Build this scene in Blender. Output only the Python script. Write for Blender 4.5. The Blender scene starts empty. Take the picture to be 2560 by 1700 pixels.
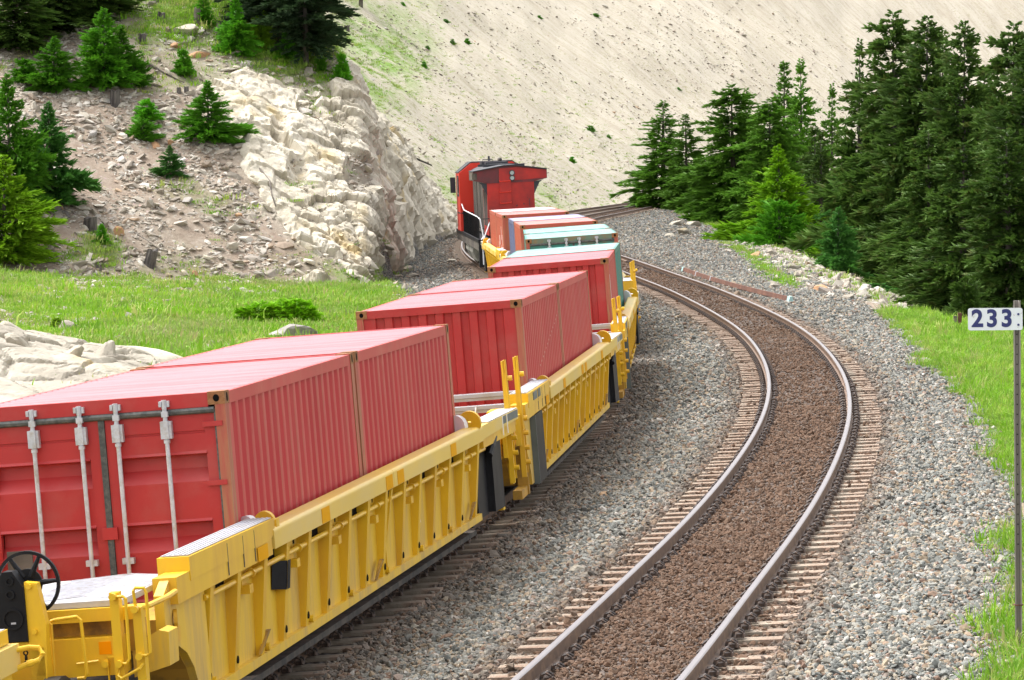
import bpy, bmesh, math, random
import numpy as np
from mathutils import Matrix, Vector, Euler
R = math.radians
rng = np.random.default_rng(7); random.seed(7)
SC = bpy.context.scene
COL = SC.collection
# ---------------------------------------------------------------- camera
CAM_H, PITCH, ROLL, FPX = 4.5766, .0526, -.0129, 8892.6
cam_d = bpy.data.cameras.new('camera'); cam = bpy.data.objects.new('camera', cam_d); COL.objects.link(cam); SC.camera = cam
cam_d.sensor_width = 36; cam_d.lens = FPX / 2560 * 36; cam_d.clip_start = .5; cam_d.clip_end = 3000
cp, sp = math.cos(PITCH), math.sin(PITCH); cr, sr = math.cos(ROLL), math.sin(ROLL)
v_f = Vector((0, cp, -sp)); v_r0 = Vector((1, 0, 0)); v_u0 = Vector((0, sp, cp))
v_r = cr * v_r0 + sr * v_u0; v_u = -sr * v_r0 + cr * v_u0
cam.matrix_world = Matrix(((v_r.x, v_u.x, -v_f.x, 0), (v_r.y, v_u.y, -v_f.y, 0), (v_r.z, v_u.z, -v_f.z, CAM_H), (0, 0, 0, 1)))
# ---------------------------------------------------------------- sky, sun, exposure
SUN_EL, SUN_AZ = R(58), R(297)          # azimuth of the sun, clockwise from +Y (the view direction): to the left, a little ahead
W = bpy.data.worlds.new('World'); SC.world = W; W.use_nodes = True
nt = W.node_tree; bg = nt.nodes['Background']
sky = nt.nodes.new('ShaderNodeTexSky'); sky.sky_type = 'NISHITA'; sky.sun_disc = False
sky.sun_elevation = SUN_EL; sky.sun_rotation = SUN_AZ; sky.air_density = 1.0; sky.dust_density = 4.0; sky.ozone_density = 1.0
hs = nt.nodes.new('ShaderNodeHueSaturation'); hs.inputs['Saturation'].default_value = .14
nt.links.new(sky.outputs[0], hs.inputs['Color']); nt.links.new(hs.outputs[0], bg.inputs['Color'])
bg.inputs['Strength'].default_value = .15
sun_d = bpy.data.lights.new('sun', 'SUN'); sun_d.energy = 1.1; sun_d.angle = R(34); sun_d.color = (1, .975, .94)
sun = bpy.data.objects.new('sun', sun_d); COL.objects.link(sun)
sdir = Vector((math.sin(SUN_AZ) * math.cos(SUN_EL), math.cos(SUN_AZ) * math.cos(SUN_EL), math.sin(SUN_EL)))
sun.rotation_euler = (-sdir).to_track_quat('-Z', 'Y').to_euler()
vs = SC.view_settings; vs.view_transform = 'Standard'; vs.look = 'None'; vs.exposure = 1.6; vs.gamma = 1.0; vs.use_curve_mapping = False
SC.render.engine = 'CYCLES'
SC.cycles.max_bounces = 6; SC.cycles.diffuse_bounces = 3; SC.cycles.glossy_bounces = 2; SC.cycles.transmission_bounces = 3; SC.cycles.transparent_max_bounces = 6
SC.cycles.use_denoising = True
# ---------------------------------------------------------------- track lines and terrain
def spline(pts):
    p = np.array(pts, float); y, x = p[:, 0], p[:, 1]; n = len(y); h = np.diff(y)
    A = np.zeros((n, n)); b = np.zeros(n); A[0, 0] = A[-1, -1] = 1
    for i in range(1, n - 1):
        A[i, i - 1] = h[i - 1]; A[i, i] = 2 * (h[i - 1] + h[i]); A[i, i + 1] = h[i]
        b[i] = 6 * ((x[i + 1] - x[i]) / h[i] - (x[i] - x[i - 1]) / h[i - 1])
    M = np.linalg.solve(A, b)
    def f(q):
        q = np.asarray(q, float); i = np.clip(np.searchsorted(y, q) - 1, 0, n - 2)
        hh = h[i]; a = (y[i + 1] - q) / hh; c = (q - y[i]) / hh
        return a * x[i] + c * x[i + 1] + ((a ** 3 - a) * M[i] + (c ** 3 - c) * M[i + 1]) * hh * hh / 6
    return f
TX = spline([(-10, -13.3), (12, -7.75), (32.5, -3.66), (51.9, -0.9), (71.4, 0.9), (93.7, 1.75), (111.3, 1.63), (129.3, 1.02),
             (150, 0.05), (172, -1.15), (188, -1.78), (202, -2.02), (216, -1.85), (238, -0.35), (260, 2.0), (287, 5.3), (314, 9.2), (340, 13.2), (372, 19.2), (410, 28.5)])
RX = spline([(-10, -9.0), (12, -3.3), (30, 0.57), (36, 1.57), (44, 2.85), (52, 3.97), (60, 4.92), (70, 5.81), (80, 6.36), (90, 6.61), (100, 6.54), (110, 6.29),
             (120, 5.93), (130, 5.42), (140, 4.92), (150, 4.4), (175, 3.1), (200, 2.35), (218, 2.5), (240, 3.9), (267, 6.4), (295, 9.8), (317, 12.5), (340, 16.4), (372, 22.9), (410, 32.6)])
sm = lambda a, b, q: (lambda t: t * t * (3 - 2 * t))(np.clip((np.asarray(q, float) - a) / (b - a), 0, 1))
ZT = lambda y: -0.47 + 0.27 * sm(190, 280, y)          # rail-top height of the train's track
ZR = lambda y: -0.2 * sm(160, 280, y)                  # rail-top height of the empty track
ET = lambda y: 0.069 - 0.025 * sm(70, 130, y) - 0.075 * sm(150, 260, y)   # cant (radians, right side high)
ER = lambda y: 0.045 - 0.005 * sm(70, 130, y) - 0.07 * sm(150, 260, y)
slope_of = lambda f, y: (f(np.asarray(y) + .5) - f(np.asarray(y) - .5))
def lat(f, x, y):                                      # signed distance to a track line, right positive
    k = slope_of(f, y); return (x - f(y)) / np.sqrt(1 + k * k)
RC = spline([(-10, -3.5), (12, 1.3), (31, 4.75), (45, 6.6), (60, 8.2), (75, 9.3), (96, 10.6), (125, 11.6), (150, 12.2), (176, 13.0), (200, 13.4), (235, 14.2), (270, 13.9), (300, 14.6), (330, 17.4), (372, 26.5), (410, 36)])   # crest of the right bank
def hash2(i, j, k=0):
    v = np.sin(i * 127.1 + j * 311.7 + k * 74.7) * 43758.5453; return v - np.floor(v)
def vnoise(x, y, k=0):
    i, j = np.floor(x), np.floor(y); a, b = x - i, y - j; a = a * a * (3 - 2 * a); b = b * b * (3 - 2 * b)
    return (hash2(i, j, k) * (1 - a) + hash2(i + 1, j, k) * a) * (1 - b) + (hash2(i, j + 1, k) * (1 - a) + hash2(i + 1, j + 1, k) * a) * b
def fbm(x, y, k=0, o=4):
    s = 0; a = .5
    for q in range(o): s = s + a * (vnoise(x, y, k + q) - .5); x = x * 2.03 + 17.1; y = y * 2.03 + 5.3; a *= .5
    return s
def smax(a, b, k): h = np.clip(.5 + .5 * (a - b) / k, 0, 1); return b * (1 - h) + a * h + k * h * (1 - h)
def smin(a, b, k): return -smax(-a, -b, k)
def foot_dist(x, y):                                   # distance up-slope of the foot of the scree (positive = up)
    ys = np.array([150., 215, 232, 250, 285, 312, 340]); xs = np.array([-9.5, -6.2, -4.9, -2.9, 2.2, 6.0, 9.8])
    d1 = (np.interp(y, ys, xs) + np.where(y < 150, (y - 150) * .03, 0) - x) * .985
    d2 = np.hypot(x - 207.7, y - 311) - 200.4
    t = sm(318, 352, y); return d1 * (1 - t) + d2 * t
def hill_parts(x, y):
    z = -.75 + .5 * (y - 152) - .25 * (x + 10.5)
    z = z - .035 * np.maximum(y - 152, 0) * sm(-13, -24, x) 
    z = z + 1.5 * fbm(x * .16 + 3, y * .12, 21, 3) * sm(-30, -14, x) * sm(175, 160, y)
    xe = np.interp(y, [140, 154, 168, 185, 205, 232, 250], [-6.5, -6.0, -5.35, -5.75, -5.2, -3.4, -2.6]) + .5 * fbm(y * .22, y * 0 + .5, 23, 3)
    side = -1.1 + 5.0 * (xe - x)
    cap = np.interp(y, [140, 168, 185, 205, 232, 260], [11, 7.7, 5.4, 2.4, -.3, -4]) + 1.5 * (np.interp(y, [168, 185, 205, 232], [-6.6, -6.7, -5.7, -3.6]) - x) + .8 * fbm(y * .3, x * .3, 25, 3)
    return z, side, cap, xe
def height0(x, y):
    """ground without small relief"""
    x = np.asarray(x, float); y = np.asarray(y, float)
    uT = lat(TX, x, y); uR = lat(RX, x, y); eT, eR = ET(y), ER(y)
    zT = ZT(y) - .228 + eT * np.clip(uT, -2.2, 2.2); zR = ZR(y) - .228 + eR * np.clip(uR, -2.2, 2.4)
    mid = TX(y) + .5 * (RX(y) - TX(y)); gap = np.maximum(RX(y) - TX(y) - 2.8, .3)
    t = sm(0, 1, (uT - 1.4) / gap); zc = zT * (1 - t) + zR * t                     # between the tracks
    zc = zc - .06 * np.exp(-((t - .35) / .25) ** 2)
    # left shoulder
    dl = np.maximum(-uT - 1.75, 0); zl = zT - np.minimum(dl * .30, .42) - .0 * dl
    fieldL = -1.12 + .055 * np.maximum(-uT - 5.5, 0) + .02 * np.maximum(-uT - 14, 0)
    zl = smax(zl, fieldL, .12) if False else np.where(dl < 3.4, np.maximum(zl, fieldL - .02), fieldL)
    # right shoulder and bank
    dr = np.maximum(uR - 1.7, 0); xc = RC(y)
    zr = zR - .035 * dr - .0
    bank = np.maximum(x - xc - 3.8 * sm(42, 68, y) * sm(116, 98, y), 0); zr = zr - .11 * np.maximum(x - xc, 0) * (y < 125); zr = zr - (.62 - .34 * sm(108, 122, y) * sm(225, 205, y) * sm(4.5, 2.5, bank)) * np.maximum(bank - .3, 0) + .1 * np.minimum(bank, .3)
    zr = np.maximum(zr, -6.5 - .02 * np.maximum(bank, 0))
    heap = 1.0 * np.exp(-(((x - 9.6) / 2.6) ** 2 + ((y - 222) / 20.) ** 2)); zr = zr + heap * sm(2.0, 4.0, uR)
    z = np.where(uT < 0, zl, zc)
    z = np.where(uR > 0, zr, z) + .066 * sm(.68, .58, np.abs(uR))
    # left hillside and scree
    h, side, cap, xe = hill_parts(x, y)
    hill = smin(smin(h, side, 2.6), cap, 1.3)
    hill = np.where(uT < -2.4, hill, -9)
    z = np.where(uT < -2.4, smax(z, hill, .35), z)
    d = foot_dist(x, y); sc = -1.0 + .72 * d + .8 * sm(0, 12, d) * fbm(x * .05, y * .05, 3, 3) * 6
    sc = np.minimum(sc, 120)
    sc = sc - 1.2 * np.maximum(205 - y, 0) * sm(-6, -9, x) - 3 * np.maximum(182 - y, 0)
    far = y > 385
    z = np.where(far, -1.2 - .01 * (y - 385), z)
    ok = ((d > -1.5) & (y > 150) & (uT < -2.2)) | (far & (d > -3))
    z = np.where(ok, smax(z, np.where(ok, sc, -9), .3), z)
    return z
def masks(x, y):
    """grass, rock, scree, dirt, ballast, brown weights"""
    x = np.asarray(x, float); y = np.asarray(y, float); uT = lat(TX, x, y); uR = lat(RX, x, y)
    n = fbm(x * .35, y * .35, 11, 4); n2 = fbm(x * 1.3, y * 1.3, 31, 3)
    h, side, cap, xe = hill_parts(x, y); d = foot_dist(x, y)
    hill = np.minimum(np.minimum(h, side), cap)
    onhill = sm(-.9, .5, hill - (-1.12 + .055 * np.maximum(-uT - 5.5, 0)) + 6.5 * n - .5 * sm(-15, -8, x)) * (uT < -2.6) * (y > 120)
    sc = -1.0 + .72 * d - 1.2 * np.maximum(205 - y, 0) * sm(-6, -9, x) - 3 * np.maximum(182 - y, 0)
    onscree = ((sc > hill) & (d > -.6) & (y > 178) & ((uT < -2.4) | (y > 385))).astype(float)
    left_edge = -5.2 + .7 * sm(180, 215, y) + 1.1 * n
    bal = sm(left_edge - .5, left_edge + .4, uT) * (x < RC(y) + .1 + 1.2 * n)
    bal = np.clip(bal, 0, 1) * (y < 385) * (1 - onhill) * (1 - onscree)
    field = (uT < -3) * (1 - bal) * (1 - onhill) * (1 - onscree)
    grass = field * np.clip(sm(-.34, -.10, n + .12 + .6 * np.maximum(-11 - x, 0) * 0) - .9 * sm(-11.0, -14.5, x + 7 * n - .12 * (y - 110)) * sm(0.12, -.04, n2 + .4 * n) - .85 * sm(.09, .2, n2 - .3 * n), 0, 1)
    # shoulder of the hill carries grass too
    px = x / y * 8893 + 1280
    crest = sm(166, 173, y + 6 * n + .5 * (x + 10)) * onhill * sm(-21, -15, x + 5 * n) * sm(-7.9, -9.2, x + 1.5 * n)
    grass = np.maximum(grass, onhill * (1 - onscree) * np.maximum(crest * (.55 + .3 * sm(-.1, .1, n)), sm(.08, .22, n) * (.12 + .5 * sm(157, 150, y))))
    sg = np.exp(-((d - 2.5 - 3 * n) / 2.4) ** 2) * sm(215, 228, y) * sm(330, 300, y) * .6 + .9 * sm(-8.0, -11.5, x - .03 * (y - 290) + 5 * n) * sm(410, 340, y) + .45 * sm(3.2, 1.0, np.abs(d - 3.0)) * sm(250, 238, y)
    grass = np.maximum(grass, onscree * np.clip(sg, 0, 1) * sm(-.25, .1, n + n2 * .5))
    bk = x - RC(y)
    gr = (uR > 0) * (y < 380) * np.maximum(sm(-.5, .3, bk + 1.2 * n + .45 * sm(48, 36, y)) * (1 - .8 * sm(100, 112, y) * sm(260, 215, y)), sm(.5, .15, np.abs(bk + 1.6 + 1.5 * n)) * sm(118, 130, y) * sm(205, 180, y)) * sm(-.35, 0.05, n + .1 * sm(90, 30, y) + .05)
    grass = np.maximum(grass, gr * (1 - onscree))
    rock = onhill * (1 - onscree) * np.maximum(sm(-1.1, .8, x + 8.8 + 2.6 * n + .38 * (y - 153)) * np.maximum(sm(171, 167.5, y + 5 * n), sm(-10, -9, x)), np.maximum(sm(172, 177, y) * sm(-10.5, -9, x), sm(-9.5, -8., x))) * (1 - crest)
    brown = np.exp(-(uR / 1.15) ** 4) * 1.0 + np.exp(-((np.abs(uR) - 1.2) / .55) ** 2) * .5 + np.exp(-(uT / 2.1) ** 4) * .7
    return grass, rock, onscree, onhill, bal, np.clip(brown, 0, 1)
def height(x, y):
    z = height0(x, y); g, r, s, hl, b, br = masks(x, y)
    z = z + (1 - b) * (.35 * fbm(x * .4, y * .4, 5, 4) + .12 * fbm(x * 1.7, y * 1.7, 8, 3)) + b * .05 * fbm(x * 1.2, y * 1.2, 9, 3)
    z = z + s * (.5 * fbm(x * .9, y * .9, 6, 4))
    return z
# ---------------------------------------------------------------- materials
def mat(name, col, rough=.6, var=.15, scale=3., metal=0., dirt=None, dirt_amt=.0, dirt_scale=1.5, bump=0., bscale=30., stretch=(1, 1, 1), rnd=0., spec=.4, dirt_sharp=.12):
    m = bpy.data.materials.new(name); m.use_nodes = True; t = m.node_tree; N = t.nodes; Lk = t.links
    b = N['Principled BSDF']; b.inputs['Roughness'].default_value = rough; b.inputs['Metallic'].default_value = metal
    b.inputs['Specular IOR Level'].default_value = spec
    tc = N.new('ShaderNodeTexCoord'); mp = N.new('ShaderNodeMapping'); mp.inputs['Scale'].default_value = stretch
    Lk.new(tc.outputs['Object'], mp.inputs[0])
    n = N.new('ShaderNodeTexNoise'); n.inputs['Scale'].default_value = scale; n.inputs['Detail'].default_value = 5; Lk.new(mp.outputs[0], n.inputs['Vector'])
    rp = N.new('ShaderNodeMapRange'); rp.inputs[1].default_value = .25; rp.inputs[2].default_value = .75; rp.inputs[3].default_value = 1 - var; rp.inputs[4].default_value = 1 + var
    Lk.new(n.outputs['Fac'], rp.inputs[0])
    mx = N.new('ShaderNodeMix'); mx.data_type = 'RGBA'; mx.blend_type = 'MULTIPLY'; mx.inputs[0].default_value = 1; mx.inputs[6].default_value = (*col, 1)
    Lk.new(rp.outputs[0], mx.inputs[7]); out = mx.outputs[2]
    if rnd:
        oi = N.new('ShaderNodeObjectInfo'); h = N.new('ShaderNodeHueSaturation'); r2 = N.new('ShaderNodeMapRange'); r2.inputs[3].default_value = 1 - rnd; r2.inputs[4].default_value = 1 + rnd
        Lk.new(oi.outputs['Random'], r2.inputs[0]); Lk.new(r2.outputs[0], h.inputs['Value']); Lk.new(out, h.inputs['Color']); out = h.outputs[0]
    if dirt:
        n2 = N.new('ShaderNodeTexNoise'); n2.inputs['Scale'].default_value = dirt_scale; n2.inputs['Detail'].default_value = 7; n2.inputs['Roughness'].default_value = .65; Lk.new(mp.outputs[0], n2.inputs['Vector'])
        r3 = N.new('ShaderNodeMapRange'); c = .68 - .4 * dirt_amt; r3.inputs[1].default_value = c - dirt_sharp; r3.inputs[2].default_value = c + dirt_sharp; Lk.new(n2.outputs['Fac'], r3.inputs[0])
        m2 = N.new('ShaderNodeMix'); m2.data_type = 'RGBA'; m2.inputs[7].default_value = (*dirt, 1); Lk.new(out, m2.inputs[6]); Lk.new(r3.outputs[0], m2.inputs[0]); out = m2.outputs[2]
    Lk.new(out, b.inputs['Base Color'])
    if bump:
        nb = N.new('ShaderNodeTexNoise'); nb.inputs['Scale'].default_value = bscale; nb.inputs['Detail'].default_value = 6; Lk.new(mp.outputs[0], nb.inputs['Vector'])
        bp = N.new('ShaderNodeBump'); bp.inputs['Strength'].default_value = bump; bp.inputs['Distance'].default_value = .05; Lk.new(nb.outputs['Fac'], bp.inputs['Height']); Lk.new(bp.outputs[0], b.inputs['Normal'])
    return m
RED = (.40, .050, .050)
M = dict(
    red=mat('red_paint', (.42, .028, .028), .45, .10, 2, dirt=(.40, .07, .06), dirt_amt=.15, dirt_scale=1.2),
    red_side=mat('faded_red_paint', (.47, .034, .038), .5, .10, 2, dirt=(.46, .085, .07), dirt_amt=.18, dirt_scale=2.2, stretch=(1, 1, .12)),
    rib_highlight=mat('worn_highlight_red_paint', (.50, .15, .11), .55, .15, 3, dirt=(.45, .06, .055), dirt_amt=.45, dirt_scale=3, stretch=(1, 1, .3)),  # highlight lines of the corrugation put into paler red, mixed with edge wear
    red_roof=mat('faded_sheen_red_paint', (.42, .115, .13), .55, .10, 1.2, dirt=(.46, .17, .19), dirt_amt=.45, dirt_scale=1.2, stretch=(.5, 3, 1), spec=.35),  # roof red paled: sky sheen put into the colour, beside some fading
    brick=mat('orange_red_paint', (.42, .075, .050), .5, .14, 2, dirt=(.33, .12, .06), dirt_amt=.3, dirt_scale=2.5, stretch=(1, 1, .2)),
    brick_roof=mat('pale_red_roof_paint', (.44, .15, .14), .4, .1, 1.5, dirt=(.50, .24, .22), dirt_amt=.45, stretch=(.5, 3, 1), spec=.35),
    teal=mat('teal_paint', (.035, .22, .19), .45, .12, 2, dirt=(.16, .15, .10), dirt_amt=.22, dirt_scale=2.5, stretch=(1, 1, .4)),
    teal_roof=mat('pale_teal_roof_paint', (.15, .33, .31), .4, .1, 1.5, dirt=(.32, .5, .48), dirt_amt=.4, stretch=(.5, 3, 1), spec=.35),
    teal_dull=mat('dull_green_paint', (.12, .19, .14), .5, .15, 2, dirt=(.25, .14, .06), dirt_amt=.25, dirt_scale=3),
    purple=mat('slate_blue_paint', (.10, .11, .21), .45, .12, 2),
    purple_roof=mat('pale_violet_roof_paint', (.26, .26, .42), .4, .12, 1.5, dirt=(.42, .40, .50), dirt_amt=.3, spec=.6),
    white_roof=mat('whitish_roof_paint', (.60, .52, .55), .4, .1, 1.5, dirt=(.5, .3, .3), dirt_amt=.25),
    rust=mat('rusty_steel', (.24, .095, .035), .75, .3, 9, dirt=(.38, .19, .08), dirt_amt=.30, dirt_scale=8, bump=.3, bscale=25),
    rust_post=mat('rust_streaked_paint', (.40, .075, .055), .6, .15, 4, dirt=(.36, .17, .085), dirt_amt=.46, dirt_scale=2.5, stretch=(4, 4, .35)),
    gasket=mat('grey_rubber', (.055, .06, .06), .7, .3, 12, dirt=(.12, .12, .11), dirt_amt=.4, dirt_scale=20),
    galv=mat('galvanised_steel', (.56, .57, .62), .4, .12, 8, metal=.35, dirt=(.40, .36, .33), dirt_amt=.22, dirt_scale=14),
    yellow=mat('yellow_paint', (.74, .45, .016), .42, .08, 1.5, dirt=(.60, .32, .03), dirt_amt=.26, dirt_scale=1.6, stretch=(1, 1, .3)),
    yellow_panel=mat('dusty_yellow_paint', (.74, .47, .032), .5, .10, 2, dirt=(.48, .31, .09), dirt_amt=.34, dirt_scale=2.0, stretch=(1.6, 1.6, .25)),
    chord=mat('sun_bleached_yellow_paint', (.72, .49, .085), .42, .07, 1.2, dirt=(.66, .48, .16), dirt_amt=.36, dirt_scale=1.6, stretch=(1, .3, 1)),
    stain=mat('brown_stained_yellow_paint', (.46, .25, .03), .6, .15, 2, dirt=(.10, .06, .03), dirt_amt=.22, dirt_scale=2.4),
    orange=mat('orange_reflector', (.72, .34, .0), .65, .06, 2, spec=.08),
    orange_deep=mat('deep_orange_reflector', (.78, .27, .0), .65, .06, 2, spec=.08),
    black=mat('black_paint', (.009, .009, .011), .55, .3, 4, dirt=(.035, .033, .033), dirt_amt=.12, dirt_scale=2, stretch=(1, 1, .3), spec=.2),
    dark=mat('grimy_dark_steel', (.03, .028, .027), .8, .35, 6, dirt=(.09, .075, .06), dirt_amt=.35, dirt_scale=5),
    hole=mat('dark_opening', (.006, .005, .005), .9, .1, spec=.1),
    tread=mat('pale_tread_plate', (.42, .42, .46), .5, .10, 3, dirt=(.36, .34, .32), dirt_amt=.34, dirt_scale=3),
    tape=mat('grey_tape', (.10, .12, .12), .5, .2, 3), white=mat('white_paint', (.78, .78, .80), .5, .05, 3),
    loco_red=mat('locomotive_red_paint', (.54, .026, .018), .4, .08, 1.2, dirt=(.17, .018, .02), dirt_amt=.36, dirt_scale=.8, dirt_sharp=.2),
    loco_dark=mat('sooty_red_paint', (.20, .022, .028), .5, .15, 1.5, dirt=(.06, .03, .035), dirt_amt=.45, dirt_scale=1.2, dirt_sharp=.2),
    loco_bright=mat('bright_red_paint', (.68, .034, .016), .4, .06, 1.2),  # lit copy of the locomotive red: sun on the cab side put into the colour
    roof_black=mat('sooty_black_roof', (.035, .036, .045), .55, .2, 2), grime=mat('streaked_grimy_steel', (.20, .165, .13), .7, .35, 3, dirt=(.03, .028, .026), dirt_amt=.55, dirt_scale=1.6, stretch=(1, 2.5, .35)),
    tank=mat('dusty_fuel_tank', (.33, .32, .27), .7, .2, 2, dirt=(.04, .04, .04), dirt_amt=.3, dirt_scale=1.2),
    glass=mat('dark_glass', (.02, .024, .03), .08, .1), lamp=mat('lamp_glass', (.42, .46, .45), .12, .1, 20, spec=.8),
    rail_side=mat('brown_rail_steel', (.135, .085, .060), .7, .2, 5, dirt=(.22, .14, .09), dirt_amt=.3, dirt_scale=6, stretch=(1, 1, 1)),
    rail_top=mat('polished_rail_steel', (.27, .245, .255), .36, .06, 2, metal=.8),
    tie=mat('tan_concrete', (.27, .222, .17), .85, .2, 6, dirt=(.26, .16, .11), dirt_amt=.36, dirt_scale=4, bump=.4, bscale=40, rnd=.18),
    clip=mat('dark_clip_steel', (.055, .045, .042), .7, .3, 20, dirt=(.15, .09, .06), dirt_amt=.25, dirt_scale=30),
    sign=mat('sign_white', (.82, .83, .88), .45, .03, 3, dirt=(.45, .38, .33), dirt_amt=.06, dirt_scale=14, dirt_sharp=.04),
    navy=mat('navy_paint', (.035, .040, .16), .5, .15, 30), post=mat('weathered_steel_post', (.29, .25, .225), .55, .25, 6, metal=.3, dirt=(.30, .27, .25), dirt_amt=.35, stretch=(1, 1, .2)),
    bark=mat('grey_brown_bark', (.075, .06, .05), .95, .3, 5, dirt=(.15, .135, .12), dirt_amt=.35, dirt_scale=6, stretch=(1, 1, .25)),
    char=mat('charred_wood', (.045, .038, .035), .95, .35, 7, dirt=(.16, .14, .125), dirt_amt=.30, dirt_scale=5, stretch=(1, 1, .2), bump=.6, bscale=18),
    deadwood=mat('grey_dead_wood', (.20, .17, .14), .95, .3, 4, dirt=(.07, .06, .05), dirt_amt=.4, stretch=(.3, 1, 1)),
    rustbar=mat('rust_brown_steel', (.10, .042, .027), .8, .2, 3, dirt=(.17, .075, .045), dirt_amt=.3), mint=mat('mint_paint', (.35, .52, .50), .6, .1),
)
# ---------------------------------------------------------------- mesh helpers
class MB:
    def __init__(s): s.v = []; s.f = []
    def add(s, vs, fs):
        o = len(s.v); s.v += [tuple(map(float, q)) for q in vs]; s.f += [tuple(o + i for i in f) for f in fs]; return s
    def box(s, x0, x1, y0, y1, z0, z1):
        return s.add([(x0, y0, z0), (x1, y0, z0), (x1, y1, z0), (x0, y1, z0), (x0, y0, z1), (x1, y0, z1), (x1, y1, z1), (x0, y1, z1)],
                     [(3, 2, 1, 0), (4, 5, 6, 7), (0, 1, 5, 4), (1, 2, 6, 5), (2, 3, 7, 6), (3, 0, 4, 7)])
    def hexa(s, b, t): return s.add(list(b) + list(t), [(3, 2, 1, 0), (4, 5, 6, 7), (0, 1, 5, 4), (1, 2, 6, 5), (2, 3, 7, 6), (3, 0, 4, 7)])
    def prism(s, poly, a0, a1, axis='y'):
        n = len(poly)
        P = (lambda p, a: (p[0], a, p[1])) if axis == 'y' else ((lambda p, a: (a, p[0], p[1])) if axis == 'x' else (lambda p, a: (p[0], p[1], a)))
        return s.add([P(p, a0) for p in poly] + [P(p, a1) for p in poly], [tuple(range(n - 1, -1, -1)), tuple(range(n, 2 * n))] + [(i, (i + 1) % n, n + (i + 1) % n, n + i) for i in range(n)])
    def tube(s, pts, r, n=7, cap=True, taper=None):
        P = [Vector(p) for p in pts]; rings = []; up = Vector((.13, .21, .97))
        for i, p in enumerate(P):
            d = (P[min(i + 1, len(P) - 1)] - P[max(i - 1, 0)]).normalized(); a = d.cross(up)
            if a.length < 1e-3: a = d.cross(Vector((1, 0, 0)))
            a.normalize(); b = d.cross(a); rr = float(r if taper is None else taper[i])
            rings.append([p + rr * (math.cos(2 * math.pi * k / n) * a + math.sin(2 * math.pi * k / n) * b) for k in range(n)])
        vs = [q for r_ in rings for q in r_]; fs = []
        for i in range(len(P) - 1):
            for k in range(n): k2 = (k + 1) % n; fs.append((i * n + k, i * n + k2, (i + 1) * n + k2, (i + 1) * n + k))
        if cap: fs += [tuple(range(n)), tuple(range((len(P) - 1) * n + n - 1, (len(P) - 1) * n - 1, -1))]
        return s.add(vs, fs)
    def cyl(s, c, ax, r, h, n=16, r2=None):
        c = Vector(c); ax = Vector(ax).normalized(); return s.tube([c - ax * (h * .5), c + ax * (h * .5)], r, n, True, None if r2 is None else [r, r2])
    def ring(s, c, ax, ro, ri, h, n=20):
        c = Vector(c); ax = Vector(ax).normalized(); a = ax.orthogonal().normalized(); b = ax.cross(a); vs = []
        for q in (-h / 2, h / 2):
            for r in (ro, ri):
                for k in range(n): t = 2 * math.pi * k / n; vs.append(c + ax * q + r * (math.cos(t) * a + math.sin(t) * b))
        fs = []
        for k in range(n):
            j = (k + 1) % n; fs += [(k, j, n + j, n + k), (2 * n + k, 3 * n + k, 3 * n + j, 2 * n + j), (k, 2 * n + k, 2 * n + j, j), (n + k, n + j, 3 * n + j, 3 * n + k)]
        return s.add(vs, fs)
    def mirror(s):
        m = MB(); m.v = [(-x, y, z) for x, y, z in s.v]; m.f = [tuple(reversed(f)) for f in s.f]; return m
    def mesh(s, name, m, smooth=False):
        me = bpy.data.meshes.new(name); me.from_pydata(s.v, [], s.f); me.materials.append(m)
        if smooth: me.polygons.foreach_set('use_smooth', [True] * len(me.polygons))
        bm = bmesh.new(); bm.from_mesh(me); bmesh.ops.recalc_face_normals(bm, faces=bm.faces); bm.to_mesh(me); bm.free()
        return me
    def build(s, name, m, parent=None, smooth=False): return obj(name, s.mesh(name, m, smooth), parent)
def obj(name, me, parent=None, loc=None, rot=None, scl=None):
    o = bpy.data.objects.new(name, me); COL.objects.link(o)
    if parent is not None: o.parent = parent
    if loc is not None: o.location = loc
    if rot is not None: o.rotation_euler = rot
    if scl is not None: o.scale = (scl, scl, scl) if np.isscalar(scl) else scl
    return o
def tag(o, label=None, cat=None, group=None, kind=None):
    if label: o['label'] = label
    if cat: o['category'] = cat
    if group: o['group'] = group
    if kind: o['kind'] = kind
    return o
def empty(name, loc=(0, 0, 0), rot=(0, 0, 0)):
    o = bpy.data.objects.new(name, None); COL.objects.link(o); o.location = loc; o.rotation_euler = rot; o.empty_display_size = .3; return o
def kids(o): return [c for c in bpy.data.objects if c.parent == o]
def copy_tree(o, parent=None, cmap=None):
    if cmap is None:
        cmap = {}
        for c in bpy.data.objects:
            if c.parent: cmap.setdefault(c.parent, []).append(c)
    c = o.copy(); COL.objects.link(c); c.parent = parent
    for ch in cmap.get(o, []): copy_tree(ch, c, cmap)
    return c
def np_mesh(name, V, F, mats, smooth=False, fmat=None):
    """V (n,3), F (m,k) with k 3 or 4"""
    me = bpy.data.meshes.new(name); V = np.asarray(V, np.float32); F = np.asarray(F, np.int32); k = F.shape[1]
    me.vertices.add(len(V)); me.vertices.foreach_set('co', V.ravel())
    me.loops.add(F.size); me.loops.foreach_set('vertex_index', F.ravel())
    me.polygons.add(len(F)); me.polygons.foreach_set('loop_start', np.arange(len(F), dtype=np.int32) * k)
    if fmat is not None: me.polygons.foreach_set('material_index', np.asarray(fmat, np.int32))
    me.polygons.foreach_set('use_smooth', np.full(len(F), smooth))
    for m in (mats if isinstance(mats, list) else [mats]): me.materials.append(m)
    me.update(); me.validate(); return me
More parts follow.
